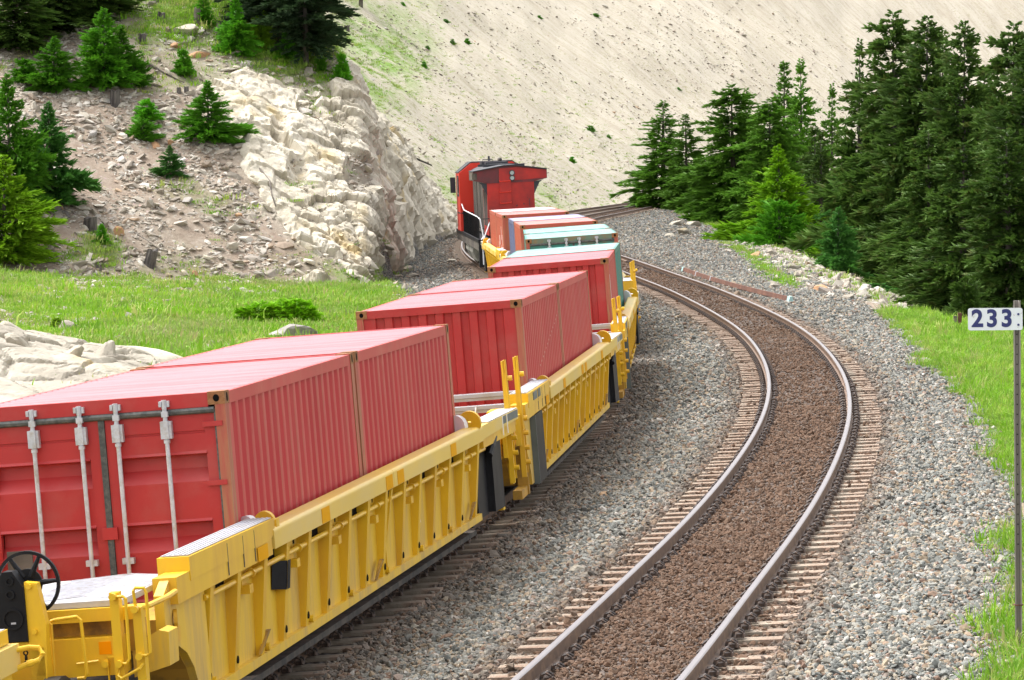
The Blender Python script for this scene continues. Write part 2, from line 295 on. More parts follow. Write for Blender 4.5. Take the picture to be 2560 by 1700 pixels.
def fattr(me, name, vals, dom='POINT', typ='FLOAT'):
    a = me.attributes.new(name, typ, dom); a.data.foreach_set('value' if typ in ('FLOAT', 'INT') else ('vector' if typ == 'FLOAT_VECTOR' else 'color'), np.asarray(vals, np.int32 if typ == 'INT' else np.float32).ravel())
def grid_faces(nu, nv):
    i = np.arange(nu - 1)[:, None] * nv + np.arange(nv - 1)[None, :]; i = i.ravel(); return np.stack([i, i + 1, i + nv + 1, i + nv], 1)
# ---------------------------------------------------------------- scatter: instances on points (stuff)
LIB = {}
def lib(key, meshes):
    c = bpy.data.collections.new(key)
    for k, me in enumerate(meshes): c.objects.link(bpy.data.objects.new('%s_%02d' % (key, k), me))
    LIB[key] = c; return c
def scatter(name, key, P, rot, scl, tint, label, cat):
    me = bpy.data.meshes.new(name); P = np.asarray(P, np.float32); me.vertices.add(len(P)); me.vertices.foreach_set('co', P.ravel())
    fattr(me, 'rot', rot, typ='FLOAT_VECTOR'); fattr(me, 'scl', scl, typ='FLOAT_VECTOR'); fattr(me, 'tint', tint); fattr(me, 'pick', rng.integers(0, len(LIB[key].objects), len(P)), typ='INT')
    o = obj(name, me); tag(o, label, cat, None, 'stuff')
    g = bpy.data.node_groups.new(name, 'GeometryNodeTree'); g.interface.new_socket('Geometry', in_out='INPUT', socket_type='NodeSocketGeometry'); g.interface.new_socket('Geometry', in_out='OUTPUT', socket_type='NodeSocketGeometry')
    N = g.nodes; Lk = g.links; gi = N.new('NodeGroupInput'); go = N.new('NodeGroupOutput')
    ci = N.new('GeometryNodeCollectionInfo'); ci.inputs['Collection'].default_value = LIB[key]; ci.inputs['Separate Children'].default_value = True; ci.inputs['Reset Children'].default_value = True
    ip = N.new('GeometryNodeInstanceOnPoints'); ip.inputs['Pick Instance'].default_value = True
    def na(n_, ty): a = N.new('GeometryNodeInputNamedAttribute'); a.data_type = ty; a.inputs['Name'].default_value = n_; return [s_ for s_ in a.outputs if s_.enabled and s_.name == 'Attribute'][0]
    Lk.new(gi.outputs[0], ip.inputs['Points']); Lk.new(ci.outputs[0], ip.inputs['Instance']); Lk.new(na('pick', 'INT'), ip.inputs['Instance Index'])
    e2r = N.new('FunctionNodeEulerToRotation'); Lk.new(na('rot', 'FLOAT_VECTOR'), e2r.inputs[0]); Lk.new(e2r.outputs[0], ip.inputs['Rotation']); Lk.new(na('scl', 'FLOAT_VECTOR'), ip.inputs['Scale'])
    Lk.new(ip.outputs[0], go.inputs[0])
    md = o.modifiers.new('scatter', 'NODES'); md.node_group = g
    return o
def ramp_mat(name, stops, attr='tint', attr2=None, col2=None, rough=.9, translucent=0., noise=.15, nscale=8.):
    """colour chosen per instance by a random number; attr (per instance) mixes towards col2"""
    m = bpy.data.materials.new(name); m.use_nodes = True; t = m.node_tree; N = t.nodes; Lk = t.links; b = N['Principled BSDF']; b.inputs['Roughness'].default_value = rough; b.inputs['Specular IOR Level'].default_value = .25
    oi = N.new('ShaderNodeObjectInfo'); cr_ = N.new('ShaderNodeValToRGB'); e = cr_.color_ramp.elements
    while len(e) < len(stops): e.new(.5)
    for k, (p, c) in enumerate(stops): e[k].position = p; e[k].color = (*c, 1)
    Lk.new(oi.outputs['Random'], cr_.inputs[0]); out = cr_.outputs[0]
    if col2:
        at = N.new('ShaderNodeAttribute'); at.attribute_type = 'INSTANCER'; at.attribute_name = attr
        mx = N.new('ShaderNodeMix'); mx.data_type = 'RGBA'; Lk.new(at.outputs['Fac'], mx.inputs[0]); Lk.new(out, mx.inputs[6])
        m3 = N.new('ShaderNodeMix'); m3.data_type = 'RGBA'; m3.blend_type = 'MULTIPLY'; m3.inputs[0].default_value = .55; m3.inputs[6].default_value = (*col2, 1)
        Lk.new(out, m3.inputs[7]); sc_ = N.new('ShaderNodeMix'); sc_.data_type = 'RGBA'; sc_.inputs[0].default_value = .35; sc_.inputs[7].default_value = (*col2, 1); Lk.new(m3.outputs[2], sc_.inputs[6])
        Lk.new(sc_.outputs[2], mx.inputs[7]); out = mx.outputs[2]
    tc = N.new('ShaderNodeTexCoord'); n = N.new('ShaderNodeTexNoise'); n.inputs['Scale'].default_value = nscale; n.inputs['Detail'].default_value = 4; Lk.new(tc.outputs['Object'], n.inputs['Vector'])
    rp = N.new('ShaderNodeMapRange'); rp.inputs[1].default_value = .3; rp.inputs[2].default_value = .7; rp.inputs[3].default_value = 1 - noise; rp.inputs[4].default_value = 1 + noise; Lk.new(n.outputs['Fac'], rp.inputs[0])
    mm = N.new('ShaderNodeMix'); mm.data_type = 'RGBA'; mm.blend_type = 'MULTIPLY'; mm.inputs[0].default_value = 1; Lk.new(out, mm.inputs[6]); Lk.new(rp.outputs[0], mm.inputs[7]); out = mm.outputs[2]
    Lk.new(out, b.inputs['Base Color'])
    if translucent:
        tr = N.new('ShaderNodeBsdfTranslucent'); Lk.new(out, tr.inputs['Color']); ms = N.new('ShaderNodeMixShader'); ms.inputs[0].default_value = translucent
        Lk.new(b.outputs[0], ms.inputs[1]); Lk.new(tr.outputs[0], ms.inputs[2]); Lk.new(ms.outputs[0], N['Material Output'].inputs['Surface'])
    return m
def rock_mesh(name, seed, m, sub=2, flat=(1, 1, .7), cuts=9, rough=.06):
    r = np.random.default_rng(seed); bm = bmesh.new(); bmesh.ops.create_icosphere(bm, subdivisions=sub, radius=1)
    V = np.array([v.co[:] for v in bm.verts]); nrm = r.normal(size=(cuts, 3)); nrm /= np.linalg.norm(nrm, axis=1)[:, None]; dd = r.uniform(.45, .85, cuts)
    for n_, d_ in zip(nrm, dd):
        s_ = V @ n_ - d_; V = V - np.maximum(s_, 0)[:, None] * n_ * .97
    V = V * (1 + rough * r.normal(size=(len(V), 1))) * np.array(flat); F = np.array([[v.index for v in f.verts] for f in bm.faces]); bm.free()
    return np_mesh(name, V, F, m)
# ---------------------------------------------------------------- ground sheet
def ground_material():
    m = bpy.data.materials.new('ground'); m.use_nodes = True; t = m.node_tree; N = t.nodes; Lk = t.links; b = N['Principled BSDF']; b.inputs['Roughness'].default_value = .95; b.inputs['Specular IOR Level'].default_value = .15
    geo = N.new('ShaderNodeNewGeometry'); P_ = geo.outputs['Position']
    def at(n): a = N.new('ShaderNodeAttribute'); a.attribute_name = n; return a.outputs['Fac']
    def noise(sc, det=5, vec=None, ro=.6): n = N.new('ShaderNodeTexNoise'); n.inputs['Scale'].default_value = sc; n.inputs['Detail'].default_value = det; n.inputs['Roughness'].default_value = ro; Lk.new(vec or P_, n.inputs['Vector']); return n.outputs['Fac']
    def rng_(x, a, c, lo=0, hi=1): r = N.new('ShaderNodeMapRange'); r.inputs[1].default_value = a; r.inputs[2].default_value = c; r.inputs[3].default_value = lo; r.inputs[4].default_value = hi; Lk.new(x, r.inputs[0]); return r.outputs[0]
    def ramp(x, stops):
        c = N.new('ShaderNodeValToRGB'); e = c.color_ramp.elements
        while len(e) < len(stops): e.new(.5)
        for k, (p, q) in enumerate(stops): e[k].position = p; e[k].color = (*q, 1)
        Lk.new(x, c.inputs[0]); return c.outputs[0]
    def mix(f, a, c, mode='MIX'):
        x = N.new('ShaderNodeMix'); x.data_type = 'RGBA'; x.blend_type = mode
        if isinstance(f, float): x.inputs[0].default_value = f
        else: Lk.new(f, x.inputs[0])
        for s_, q in ((6, a), (7, c)):
            if isinstance(q, tuple): x.inputs[s_].default_value = (*q, 1)
            else: Lk.new(q, x.inputs[s_])
        return x.outputs[2]
    def mul(a, c): x = N.new('ShaderNodeMath'); x.operation = 'MULTIPLY'; Lk.new(a, x.inputs[0]); (Lk.new(c, x.inputs[1]) if not isinstance(c, float) else setattr(x.inputs[1], 'default_value', c)); return x.outputs[0]
    def vor(sc): v = N.new('ShaderNodeTexVoronoi'); v.inputs['Scale'].default_value = sc; Lk.new(P_, v.inputs['Vector']); return v
    fine = noise(9, 6); mid = noise(1.1, 6); big = noise(.12, 4)
    # soil between things
    soil = ramp(noise(2.2, 8, ro=.7), [(.25, (.17, .125, .092)), (.5, (.27, .22, .17)), (.62, (.33, .28, .225)), (.78, (.42, .375, .32))])
    soil = mix(rng_(big, .42, .60), soil, mix(.6, soil, (.25, .185, .14)))
    # hillside dirt with stones
    v1 = vor(4.2); peb = mix(rng_(v1.outputs['Distance'], .10, .34, 1, 0), soil, mix(.6, v1.outputs['Color'], (.38, .33, .27)))
    dirt = mix(rng_(mid, .45, .66), soil, mix(.5, peb, (.34, .29, .235)))
    # scree: pale, streaked down the fall line
    cv = N.new('ShaderNodeCombineXYZ'); Lk.new(at('cc'), cv.inputs[0]); Lk.new(mul(at('dd'), .13), cv.inputs[1])
    st = noise(.55, 7, cv.outputs[0], .65); st2 = noise(2.4, 5, cv.outputs[0], .6)
    scr = ramp(st, [(.28, (.385, .335, .262)), (.45, (.435, .388, .312)), (.6, (.47, .425, .35)), (.75, (.50, .458, .385))])
    scr = mix(rng_(st2, .50, .72, 0, .6), scr, (.28, .235, .18))
    v2 = vor(1.6); scr = mix(rng_(v2.outputs['Distance'], .05, .22, .55, 0), scr, (.48, .45, .40))
    sp = noise(3.0, 4); spk = mul(rng_(sp, .53, .60), rng_(noise(.9, 3, cv.outputs[0]), .40, .62))
    scr = mix(mul(spk, rng_(at('ol'), 0, 1, .25, .95)), scr, (.20, .21, .07))
    scr = mix(rng_(noise(4., 4), .60, .67, 0, .5), scr, (.20, .165, .125))
    rock = ramp(noise(.8, 8, ro=.7), [(.3, (.30, .26, .20)), (.5, (.40, .355, .285)), (.68, (.45, .405, .33))])
    grass = ramp(noise(1.6, 6, ro=.7), [(.25, (.10, .19, .014)), (.48, (.14, .29, .018)), (.62, (.19, .32, .03)), (.8, (.30, .30, .13))])
    v3 = vor(11.5); stone = ramp(v3.outputs['Color'], [(.1, (.085, .088, .088)), (.35, (.19, .195, .19)), (.6, (.30, .295, .275)), (.8, (.36, .315, .24)), (.95, (.46, .44, .41))])
    bal = mix(rng_(v3.outputs['Distance'], .30, .62, 0, .85), stone, (.035, .032, .03))
    balb = mix(.72, bal, mix(.5, bal, (.2, .11, .075), 'MULTIPLY')); balb = mix(.45, balb, ramp(fine, [(.3, (.07, .045, .035)), (.7, (.20, .125, .09))]))
    bal = mix(mul(at('br'), rng_(noise(1.5, 4), .25, .55, .65, 1)), bal, balb)
    c = mix(at('h'), soil, dirt); c = mix(at('r'), c, rock); c = mix(at('s'), c, scr); c = mix(at('b'), c, bal)
    gm = N.new('ShaderNodeMath'); gm.operation = 'MULTIPLY'; Lk.new(at('g'), gm.inputs[0]); Lk.new(rng_(noise(2.5, 5), .30, .52), gm.inputs[1]); c = mix(gm.outputs[0], c, grass)
    Lk.new(c, b.inputs['Base Color'])
    hgt = N.new('ShaderNodeMix'); hgt.data_type = 'FLOAT'; Lk.new(at('b'), hgt.inputs[0]); Lk.new(noise(6, 8, ro=.7), hgt.inputs[2]); Lk.new(rng_(v3.outputs['Distance'], 0, .7, 1, 0), hgt.inputs[3])
    bp = N.new('ShaderNodeBump'); bp.inputs['Strength'].default_value = .9; bp.inputs['Distance'].default_value = .09; Lk.new(hgt.outputs[0], bp.inputs['Height']); Lk.new(bp.outputs[0], b.inputs['Normal'])
    return m
ys = np.concatenate([np.geomspace(6, 140, 210)[:-1], np.arange(140, 182, .22), np.geomspace(182, 620, 170)[1:], [700, 820, 1000]])
aa = np.concatenate([np.linspace(-.9, -.2, 40)[:-1], np.linspace(-.2, .2, 360), np.linspace(.2, .9, 40)[1:]])
GX = aa[None, :] * (ys[:, None] + 14); GY = np.repeat(ys[:, None], len(aa), 1)
GZ = height(GX, GY); gm_ = masks(GX, GY); GZ = GZ - .8 * sm(.6, 1., gm_[1]) * (GY > 149) * (GY < 235) * (GX > -16)
me = np_mesh('ground', np.stack([GX, GY, GZ], -1).reshape(-1, 3), grid_faces(len(ys), len(aa))[:, ::-1], ground_material(), True)
for k, n_ in enumerate(('g', 'r', 's', 'h', 'b', 'br')): fattr(me, n_, np.clip(gm_[k], 0, 1).ravel())
fd = foot_dist(GX, GY); cc = 200 * np.arctan2(GY - 311, 207.7 - GX)
fattr(me, 'cc', cc.ravel()); fattr(me, 'dd', fd.ravel()); fattr(me, 'ol', np.clip(sm(40, 3, fd) * .9 + sm(-3, -14, GX) * .6 * sm(60, 20, fd), 0, 1).ravel())
tag(obj('ground', me), kind='structure')
# ---------------------------------------------------------------- rock outcrop: faceted, stepped skin over the spur beside the track
DIP = np.array([.62, -.35, -.70])
def facets(P, cell, seed, amp, tilt, crack, ledge=0.):
    q = P / cell; b = np.floor(q); d1 = np.full(len(P), 9.); d2 = np.full(len(P), 9.); hb = np.zeros(len(P))
    for i in (-1, 0, 1):
        for j in (-1, 0, 1):
            for k in (-1, 0, 1):
                c = b + (i, j, k); hs_ = lambda s_: (lambda v: v - np.floor(v))(np.sin(c @ np.array([127.1, 311.7, 74.7]) + s_ * 13.7 + seed) * 43758.5453)
                ctr = c + np.stack([hs_(1), hs_(2), hs_(3)], 1); dv = q - ctr; dd = np.linalg.norm(dv, axis=1)
                h_ = amp * (hs_(4) - .5) * 2 + tilt * (dv * (np.stack([hs_(5), hs_(6), hs_(7)], 1) - .5)).sum(1) + ledge * (dv @ DIP)
                n = dd < d1; d2 = np.where(n, d1, np.minimum(d2, dd)); hb = np.where(n, h_, hb); d1 = np.where(n, dd, d1)
    return hb - crack * np.clip(1 - (d2 - d1) / .10, 0, 1)
def rock_material(name, tones, bump=.5):
    m = bpy.data.materials.new(name); m.use_nodes = True; t = m.node_tree; N = t.nodes; Lk = t.links; b = N['Principled BSDF']; b.inputs['Roughness'].default_value = .92; b.inputs['Specular IOR Level'].default_value = .2
    geo = N.new('ShaderNodeNewGeometry')
    def noise(sc, det=6, ro=.6): n = N.new('ShaderNodeTexNoise'); n.inputs['Scale'].default_value = sc; n.inputs['Detail'].default_value = det; n.inputs['Roughness'].default_value = ro; Lk.new(geo.outputs['Position'], n.inputs['Vector']); return n.outputs['Fac']
    c = N.new('ShaderNodeValToRGB'); e = c.color_ramp.elements
    while len(e) < len(tones): e.new(.5)
    for k, (p, q) in enumerate(tones): e[k].position = p; e[k].color = (*q, 1)
    Lk.new(noise(.55, 7, .68), c.inputs[0]); out = c.outputs[0]
    def over(f, lo, hi, col, amt):
        nonlocal out
        r = N.new('ShaderNodeMapRange'); r.inputs[1].default_value = lo; r.inputs[2].default_value = hi; r.inputs[4].default_value = amt; Lk.new(f, r.inputs[0])
        x = N.new('ShaderNodeMix'); x.data_type = 'RGBA'; x.inputs[7].default_value = (*col, 1); Lk.new(r.outputs[0], x.inputs[0]); Lk.new(out, x.inputs[6]); out = x.outputs[2]
    over(noise(.33, 3), .58, .70, (.46, .33, .12), .6); over(noise(2.6, 6), .60, .72, (.30, .255, .21), .55); over(noise(7, 5), .62, .72, (.20, .165, .13), .5)
    Lk.new(out, b.inputs['Base Color'])
    bp = N.new('ShaderNodeBump'); bp.inputs['Strength'].default_value = bump; bp.inputs['Distance'].default_value = .06; Lk.new(noise(5, 8, .7), bp.inputs['Height']); Lk.new(bp.outputs[0], b.inputs['Normal'])
    return m
CREAM = rock_material('cream_rock', [(.28, (.30, .26, .20)), (.42, (.42, .375, .295)), (.55, (.53, .48, .39)), (.66, (.56, .515, .43)), (.8, (.44, .37, .255))])
GREYR = rock_material('grey_rock', [(.28, (.20, .18, .165)), (.5, (.32, .295, .27)), (.7, (.42, .38, .34))])
ORANGER = rock_material('orange_rock', [(.28, (.36, .20, .11)), (.5, (.46, .27, .15)), (.7, (.50, .36, .24))])
PALER = rock_material('pale_rock', [(.28, (.24, .21, .17)), (.5, (.36, .325, .265)), (.7, (.43, .395, .33))])
DARKR = rock_material('dark_rock', [(.28, (.10, .092, .09)), (.5, (.18, .165, .155)), (.7, (.26, .24, .22))])
oy = np.concatenate([np.arange(148.5, 173, .085), np.arange(173, 236, .26)])
tt = np.concatenate([np.arange(-1.6, 2.8, .055), np.arange(2.8, 16, .085)])
_, _, _, xe = hill_parts(np.zeros_like(oy), oy)
OX = xe[:, None] - tt[None, :]; OY = np.repeat(oy[:, None], len(tt), 1); OZ = height(OX, OY); w = masks(OX, OY)[1]
d_ = .15; nx = -(height0(OX + d_, OY) - height0(OX - d_, OY)) / (2 * d_); ny = -(height0(OX, OY + d_) - height0(OX, OY - d_)) / (2 * d_); nl = np.sqrt(nx * nx + ny * ny + 1)
Nn = np.stack([nx / nl, ny / nl - .12, 1 / nl], -1).reshape(-1, 3); Pn = np.stack([OX, OY, OZ], -1).reshape(-1, 3)
# bedding dips to the right; cells are slabs
L1R = np.array([[.80, -.48, .36], [.60, .64, -.48], [0., .60, .80]])
def blocks(P, cell, seed, amp, tilt, k):
    """upper envelope of tilted facets, one per cell: continuous, angular"""
    q = P / cell; b = np.floor(q); h = np.full(len(P), -9.)
    for i in (-1, 0, 1):
        for j in (-1, 0, 1):
            for l in (-1, 0, 1):
                c = b + (i, j, l); hs_ = lambda s_: (lambda v: v - np.floor(v))(np.sin(c @ np.array([127.1, 311.7, 74.7]) + s_ * 13.7 + seed) * 43758.5453)
                dv = q - c - np.stack([hs_(1), hs_(2), hs_(3)], 1); h = np.maximum(h, amp * (hs_(4) - .5) * 2 + tilt * (dv * (np.stack([hs_(5), hs_(6), hs_(7)], 1) - .5)).sum(1) - .55 * k * np.abs(dv @ L1R).sum(1))
    return h
ca, sa = math.cos(.55), math.sin(.55); Q = np.stack([Pn[:, 0] * ca - Pn[:, 2] * sa, Pn[:, 1], (Pn[:, 0] * sa + Pn[:, 2] * ca) * 1.9], 1)
S1 = np.array([.55, .8, 1.15]); Pw = Pn; Pn = np.stack([Pw[:, 0] * .80 - Pw[:, 2] * .6, Pw[:, 1], Pw[:, 0] * .6 + Pw[:, 2] * .80], 1); disp = facets(Pn * S1 + .35 * fbm(Pn[:, 0] * .9, Pn[:, 1] * .9 + Pn[:, 2], 3, 3)[:, None], 2.6, 1., .10, .9, .0, .30) * .0 + blocks(Pn * S1, 2.4, 1., .20, 1.0, 1.0) + blocks(Pn * S1 * (.8, 1, 1.1) + 31, 1.2, 2., .10, .55, .62) + (.5 + .5 * sm(-11, -7.5, Pw[:, 0])) * (facets(Pn * (.6, .9, 1.2) + 11, 1.0, 3., .05, .16, .16, .24) + facets(Pn * (.7, 1, 1.3) + 5, .42, 4., .025, .08, .06, .05)); disp = disp - np.median(disp[w.ravel() > .5]) + .22; Pn = Pw
for hx, hy, hr, hd in ((900, 433, .75, 1.0), (748, 423, .55, .6), (776, 265, .5, .6), (820, 232, .4, .5), (705, 320, .45, .45), (690, 610, .3, .3)):
    ax, az = (hx - 1280) / FPX, (382 - hy) / FPX; rr = np.hypot((Pn[:, 0] / Pn[:, 1] - ax) * 160, ((Pn[:, 2] - CAM_H) / Pn[:, 1] - az) * 160 * .8) / hr; disp = disp - hd * np.clip(1 - rr * rr, 0, 1) ** .6
ww = np.clip(w.ravel() * 1.5 - .25 + 1.6 * fbm(OX * .9, OY * .9, 71, 3).ravel(), 0, 1); Pn = Pn + Nn * ((disp + .05) * ww - .55 * (1 - ww))[:, None]
me = np_mesh('rock_outcrop', Pn, grid_faces(len(oy), len(tt)), CREAM, False)
outcrop = tag(obj('rock_outcrop', me), 'tall cream rock outcrop with fractured slabs rising beside the locomotive and the train track', 'rock outcrop')
# ---------------------------------------------------------------- stones
lib('stone', [rock_mesh('gravel_stone', 50 + k, None, 1, (1, .75 + .05 * (k % 3), .55 + .1 * (k % 4)), 7, .05) for k in range(7)])
STONE = ramp_mat('ballast_stone', [(0, (.11, .112, .103)), (.25, (.18, .185, .17)), (.5, (.245, .245, .222)), (.68, (.30, .275, .225)), (.8, (.33, .26, .18)), (.9, (.21, .135, .10)), (1, (.46, .44, .40))], 'tint', None, (.175, .105, .068), nscale=2.5)
for o in LIB['stone'].objects: o.data.materials.clear(); o.data.materials.append(STONE)
lib('scree_stone', [o.data.copy() for o in LIB['stone'].objects])
SCREE = ramp_mat('scree_stone', [(0, (.27, .23, .185)), (.3, (.36, .32, .26)), (.6, (.43, .39, .33)), (.85, (.50, .47, .42)), (.95, (.38, .27, .18)), (1, (.28, .25, .22))], 'tint', None, (.24, .20, .17), nscale=2)
for o in LIB['scree_stone'].objects: o.data.materials.clear(); o.data.materials.append(SCREE)
def spread(n, y0, y1, amin, amax, dens):
    """random points of the visible fan, weighted by dens(x, y)"""
    y = np.sqrt(rng.uniform(y0 * y0, y1 * y1, n)); x = rng.uniform(amin, amax, n) * y; k = rng.uniform(size=n) < dens(x, y); return x[k], y[k]
def put(x, y, sink=0.): return np.stack([x, y, height(x, y) - sink], 1)
def rrot(n, flat=.35): return np.stack([rng.normal(0, flat, n), rng.normal(0, flat, n), rng.uniform(0, 6.28, n)], 1)
def dens_bal(x, y):
    g, r, s, h, b, br = masks(x, y); return b * (1 - .85 * g)
xs = []; yy = []
for y0, y1, per in ((26, 45, 400), (45, 65, 240), (65, 95, 110), (95, 140, 52), (140, 215, 22), (215, 330, 5)):
    n = int(per * .36 * .5 * (y1 * y1 - y0 * y0)); a, c = spread(n, y0, y1, -.175, .175, dens_bal)
    u = lat(TX, a, c); k = np.abs(u) > 1.15; xs.append(a[k]); yy.append(c[k])
x = np.concatenate(xs); y = np.concatenate(yy); n = len(x); uR = np.abs(lat(RX, x, y))
k = ~((np.abs(uR - .75) < .10) | ((uR > .82) & (uR < 1.28) & (rng.uniform(size=n) < .5))); x, y, uR = x[k], y[k], uR[k]; n = len(x)
s = np.exp(rng.normal(0, .28, n)) * (.027 + .00014 * y); br = masks(x, y)[5]; under = (uR < 1.35); s = np.where(uR < .68, s * .78, s)
P_ = put(x, y); P_[:, 2] += np.where(under, .0, .008) + .3 * s
scatter('gravel', 'stone', P_, rrot(n, .6), s[:, None] * np.array([1.2, 1., .9]), np.clip(br * 1.15 - rng.uniform(0, .35, n), 0, 1), 'grey and brown crushed stone ballast around and between the two tracks', 'gravel')
def dens_hill(x, y): g, r, s, h, b, br = masks(x, y); return h * (1 - s) * (1 - .9 * r) * (1 - .6 * g) * (fbm(x * .5, y * .5, 77, 3) * 3 + .6)
x, y = spread(60000, 148, 182, -.16, -.02, dens_hill); n = len(x); s = np.exp(rng.normal(-2.45, .62, n)).clip(.04, .45)
scatter('hillside_stones', 'scree_stone', put(x, y, .02), rrot(n, .4), s[:, None] * np.array([1.25, 1., .6]), rng.uniform(0, .8, n) ** 2, 'loose pale stones strewn over the dirt hillside above the meadow', 'stones')
def dens_field(x, y): g, r, s, h, b, br = masks(x, y); return (lat(TX, x, y) < -3) * (1 - h) * (1 - b) * (1 - s) * (.05 + .5 * sm(-11, -16, x - .12 * (y - 110)) + .5 * sm(.5, .1, g))
x, y = spread(16000, 84, 156, -.16, -.03, dens_field); n = len(x); s = np.exp(rng.normal(-2.75, .5, n)).clip(.03, .3)
scatter('meadow_stones', 'scree_stone', put(x, y, -.02), rrot(n, .4), s[:, None] * np.array([1.2, 1., .8]), rng.uniform(0, .5, n) ** 2, 'small pale stones showing through the meadow grass', 'stones')
def dens_scree(x, y): g, r, s, h, b, br = masks(x, y); return s * (.35 + 2.2 * fbm(x * .12, y * .12, 88, 3))
x, y = spread(70000, 215, 480, -.06, .15, dens_scree); n = len(x); s = np.exp(rng.normal(-2.15, .45, n)).clip(.07, .5)
scatter('scree_stones', 'scree_stone', put(x, y, .03), rrot(n, .4), s[:, None] * np.array([1.3, 1., .55]), rng.uniform(0, 1, n) ** 3, 'pale stones scattered down the scree slope behind the locomotive', 'stones')
# rubble along the toe of the ballast and the right bank
def dens_toe(x, y):
    uT = lat(TX, x, y); a = np.exp(-((uT + 5.6 - .8 * sm(180, 215, y)) / .8) ** 2) * (y > 108) * (y < 215); bk = x - RC(y); c = np.exp(-((bk - 1.2) / 1.9) ** 2) * sm(108, 120, y) * sm(215, 200, y); return np.clip(a * .55 + c * 1.5, 0, 1)
x, y = spread(110000, 100, 215, -.10, .12, dens_toe); n = len(x); s = np.exp(rng.normal(-2.35, .55, n)).clip(.05, .40)
scatter('rubble', 'scree_stone', put(x, y, .03), rrot(n, .5), s[:, None] * np.array([1.2, 1., .7]), rng.uniform(0, .8, n) ** 2, 'pale broken rubble along the edge of the ballast and the right bank', 'rubble')
# ---------------------------------------------------------------- grass
def tuft(seed, nb, h, spread_, wid):
    r = np.random.default_rng(seed); V = []; F = []
    for k in range(nb):
        a = r.uniform(0, 6.28); d = np.array([math.cos(a), math.sin(a), 0]); p = d * r.uniform(0, spread_) + r.normal(0, .03, 3) * (1, 1, 0); hh = h * r.uniform(.5, 1.1); ln = r.uniform(.1, .75) * hh; sd = np.array([-d[1], d[0], 0]) * wid * r.uniform(.7, 1.3)
        m_ = p + d * ln * .3 + np.array([0, 0, hh * .6]); tp = p + d * ln + np.array([0, 0, hh * r.uniform(.8, 1.)]); o = len(V)
        V += [p - sd, p + sd, m_ + sd * .7, m_ - sd * .7, tp]; F += [(o, o + 1, o + 2, o + 3), (o + 3, o + 2, o + 4, o + 4)]
    F = np.array(F); me = bpy.data.meshes.new('grass_tuft'); me.from_pydata([tuple(v) for v in V], [], [tuple(dict.fromkeys(f)) for f in F.tolist()]); return me
lib('grass_tuft', [tuft(k, 18, .20, .17, .007) for k in range(5)] )
GRASS = ramp_mat('grass_blade', [(0, (.12, .28, .010)), (.35, (.17, .37, .013)), (.65, (.22, .42, .022)), (.85, (.30, .43, .04)), (1, (.42, .41, .16))], 'tint', None, (.40, .36, .20), rough=.7, translucent=.35, nscale=3)
lib('grass_clump', [tuft(40 + k, 32, .13, .38, .010) for k in range(5)])
for key in ('grass_tuft', 'grass_clump'):
    for o in LIB[key].objects: o.data.materials.clear(); o.data.materials.append(GRASS)
def dens_g(side):
    def f(x, y): g = masks(x, y)[0]; u = lat(TX, x, y); return g * ((u < -3) if side < 0 else (u > 3))
    return f
x, y = spread(110000, 80, 182, -.165, -.01, dens_g(-1)); n = len(x); s = np.exp(rng.normal(0, .35, n)) * (1 + .9 * fbm(x * .5, y * .3, 63, 3)); dry = np.clip(rng.normal(.10, .2, n) + 1.6 * np.maximum(fbm(x * .3, y * .2, 61, 3) + .02, 0), 0, 1)
scatter('meadow_grass', 'grass_clump', put(x, y, .02), rrot(n, .15), s[:, None] * np.array([1.1, 1.1, 1]), dry, 'bright green meadow grass between the train and the dirt hillside', 'grass')
x, y = spread(80000, 28, 110, .10, .24, dens_g(1)); n = len(x); s = np.exp(rng.normal(0, .3, n)) * np.where(y < 50, .75, .75); dry = np.clip(rng.normal(.1, .22, n) + .0 * x, 0, 1)
scatter('bank_grass', 'grass_tuft', put(x, y, .02), rrot(n, .2), s[:, None] * np.array([1., 1., 1]), dry, 'tall green grass on the bank around the milepost sign', 'grass')
x, y = spread(40000, 105, 300, .015, .13, dens_g(1)); n = len(x); s = np.exp(rng.normal(0, .3, n))
scatter('verge_grass', 'grass_clump', put(x, y, .02), rrot(n, .15), s[:, None] * np.ones(3) * 1.0, np.clip(rng.normal(.2, .25, n), 0, 1), 'patchy grass along the far edge of the right bank', 'grass')
x, y = spread(26000, 215, 400, -.065, .06, lambda x, y: masks(x, y)[2] * np.clip(masks(x, y)[0] + .16 * sm(40, 2, foot_dist(x, y)), 0, 1) * sm(80, 50, foot_dist(x, y))); n = len(x); s = np.exp(rng.normal(0, .35, n)) * .9
scatter('scree_grass', 'grass_clump', put(x, y, .02), rrot(n, .15), s[:, None] * np.ones(3), np.clip(rng.normal(.35, .25, n), 0, 1), 'thin grass growing in strips on the lower scree slope', 'grass')
# ---------------------------------------------------------------- the two tracks
def sweep(f, zf, ef, u, prof, y0, y1, step, name, m, parent, mtop=None, topface=None):
    yv = np.arange(y0, y1 + .01, step); k = slope_of(f, yv); nrm = np.sqrt(1 + k * k); e = ef(yv); x0 = f(yv); z0 = zf(yv)
    rx, ry = 1 / nrm, -k / nrm                                     # unit vector to the right of the track
    V = []; n = len(prof)
    for a, b in prof:
        lt = (u + a) * np.cos(e) - b * np.sin(e); up = (u + a) * np.sin(e) + b * np.cos(e)
        V.append(np.stack([x0 + rx * lt, yv + ry * lt, z0 + up], 1))
    V = np.stack(V, 1).reshape(-1, 3); F = []
    i = np.arange(len(yv) - 1) * n; fm = []
    for q in range(n):
        q2 = (q + 1) % n; F.append(np.stack([i + q, i + q2, i + n + q2, i + n + q], 1)); fm += [1 if (topface and q in topface) else 0] * len(i)
    me = np_mesh(name, V, np.concatenate(F), [m, mtop] if mtop else m, False, fm)
    return obj(name, me, parent)
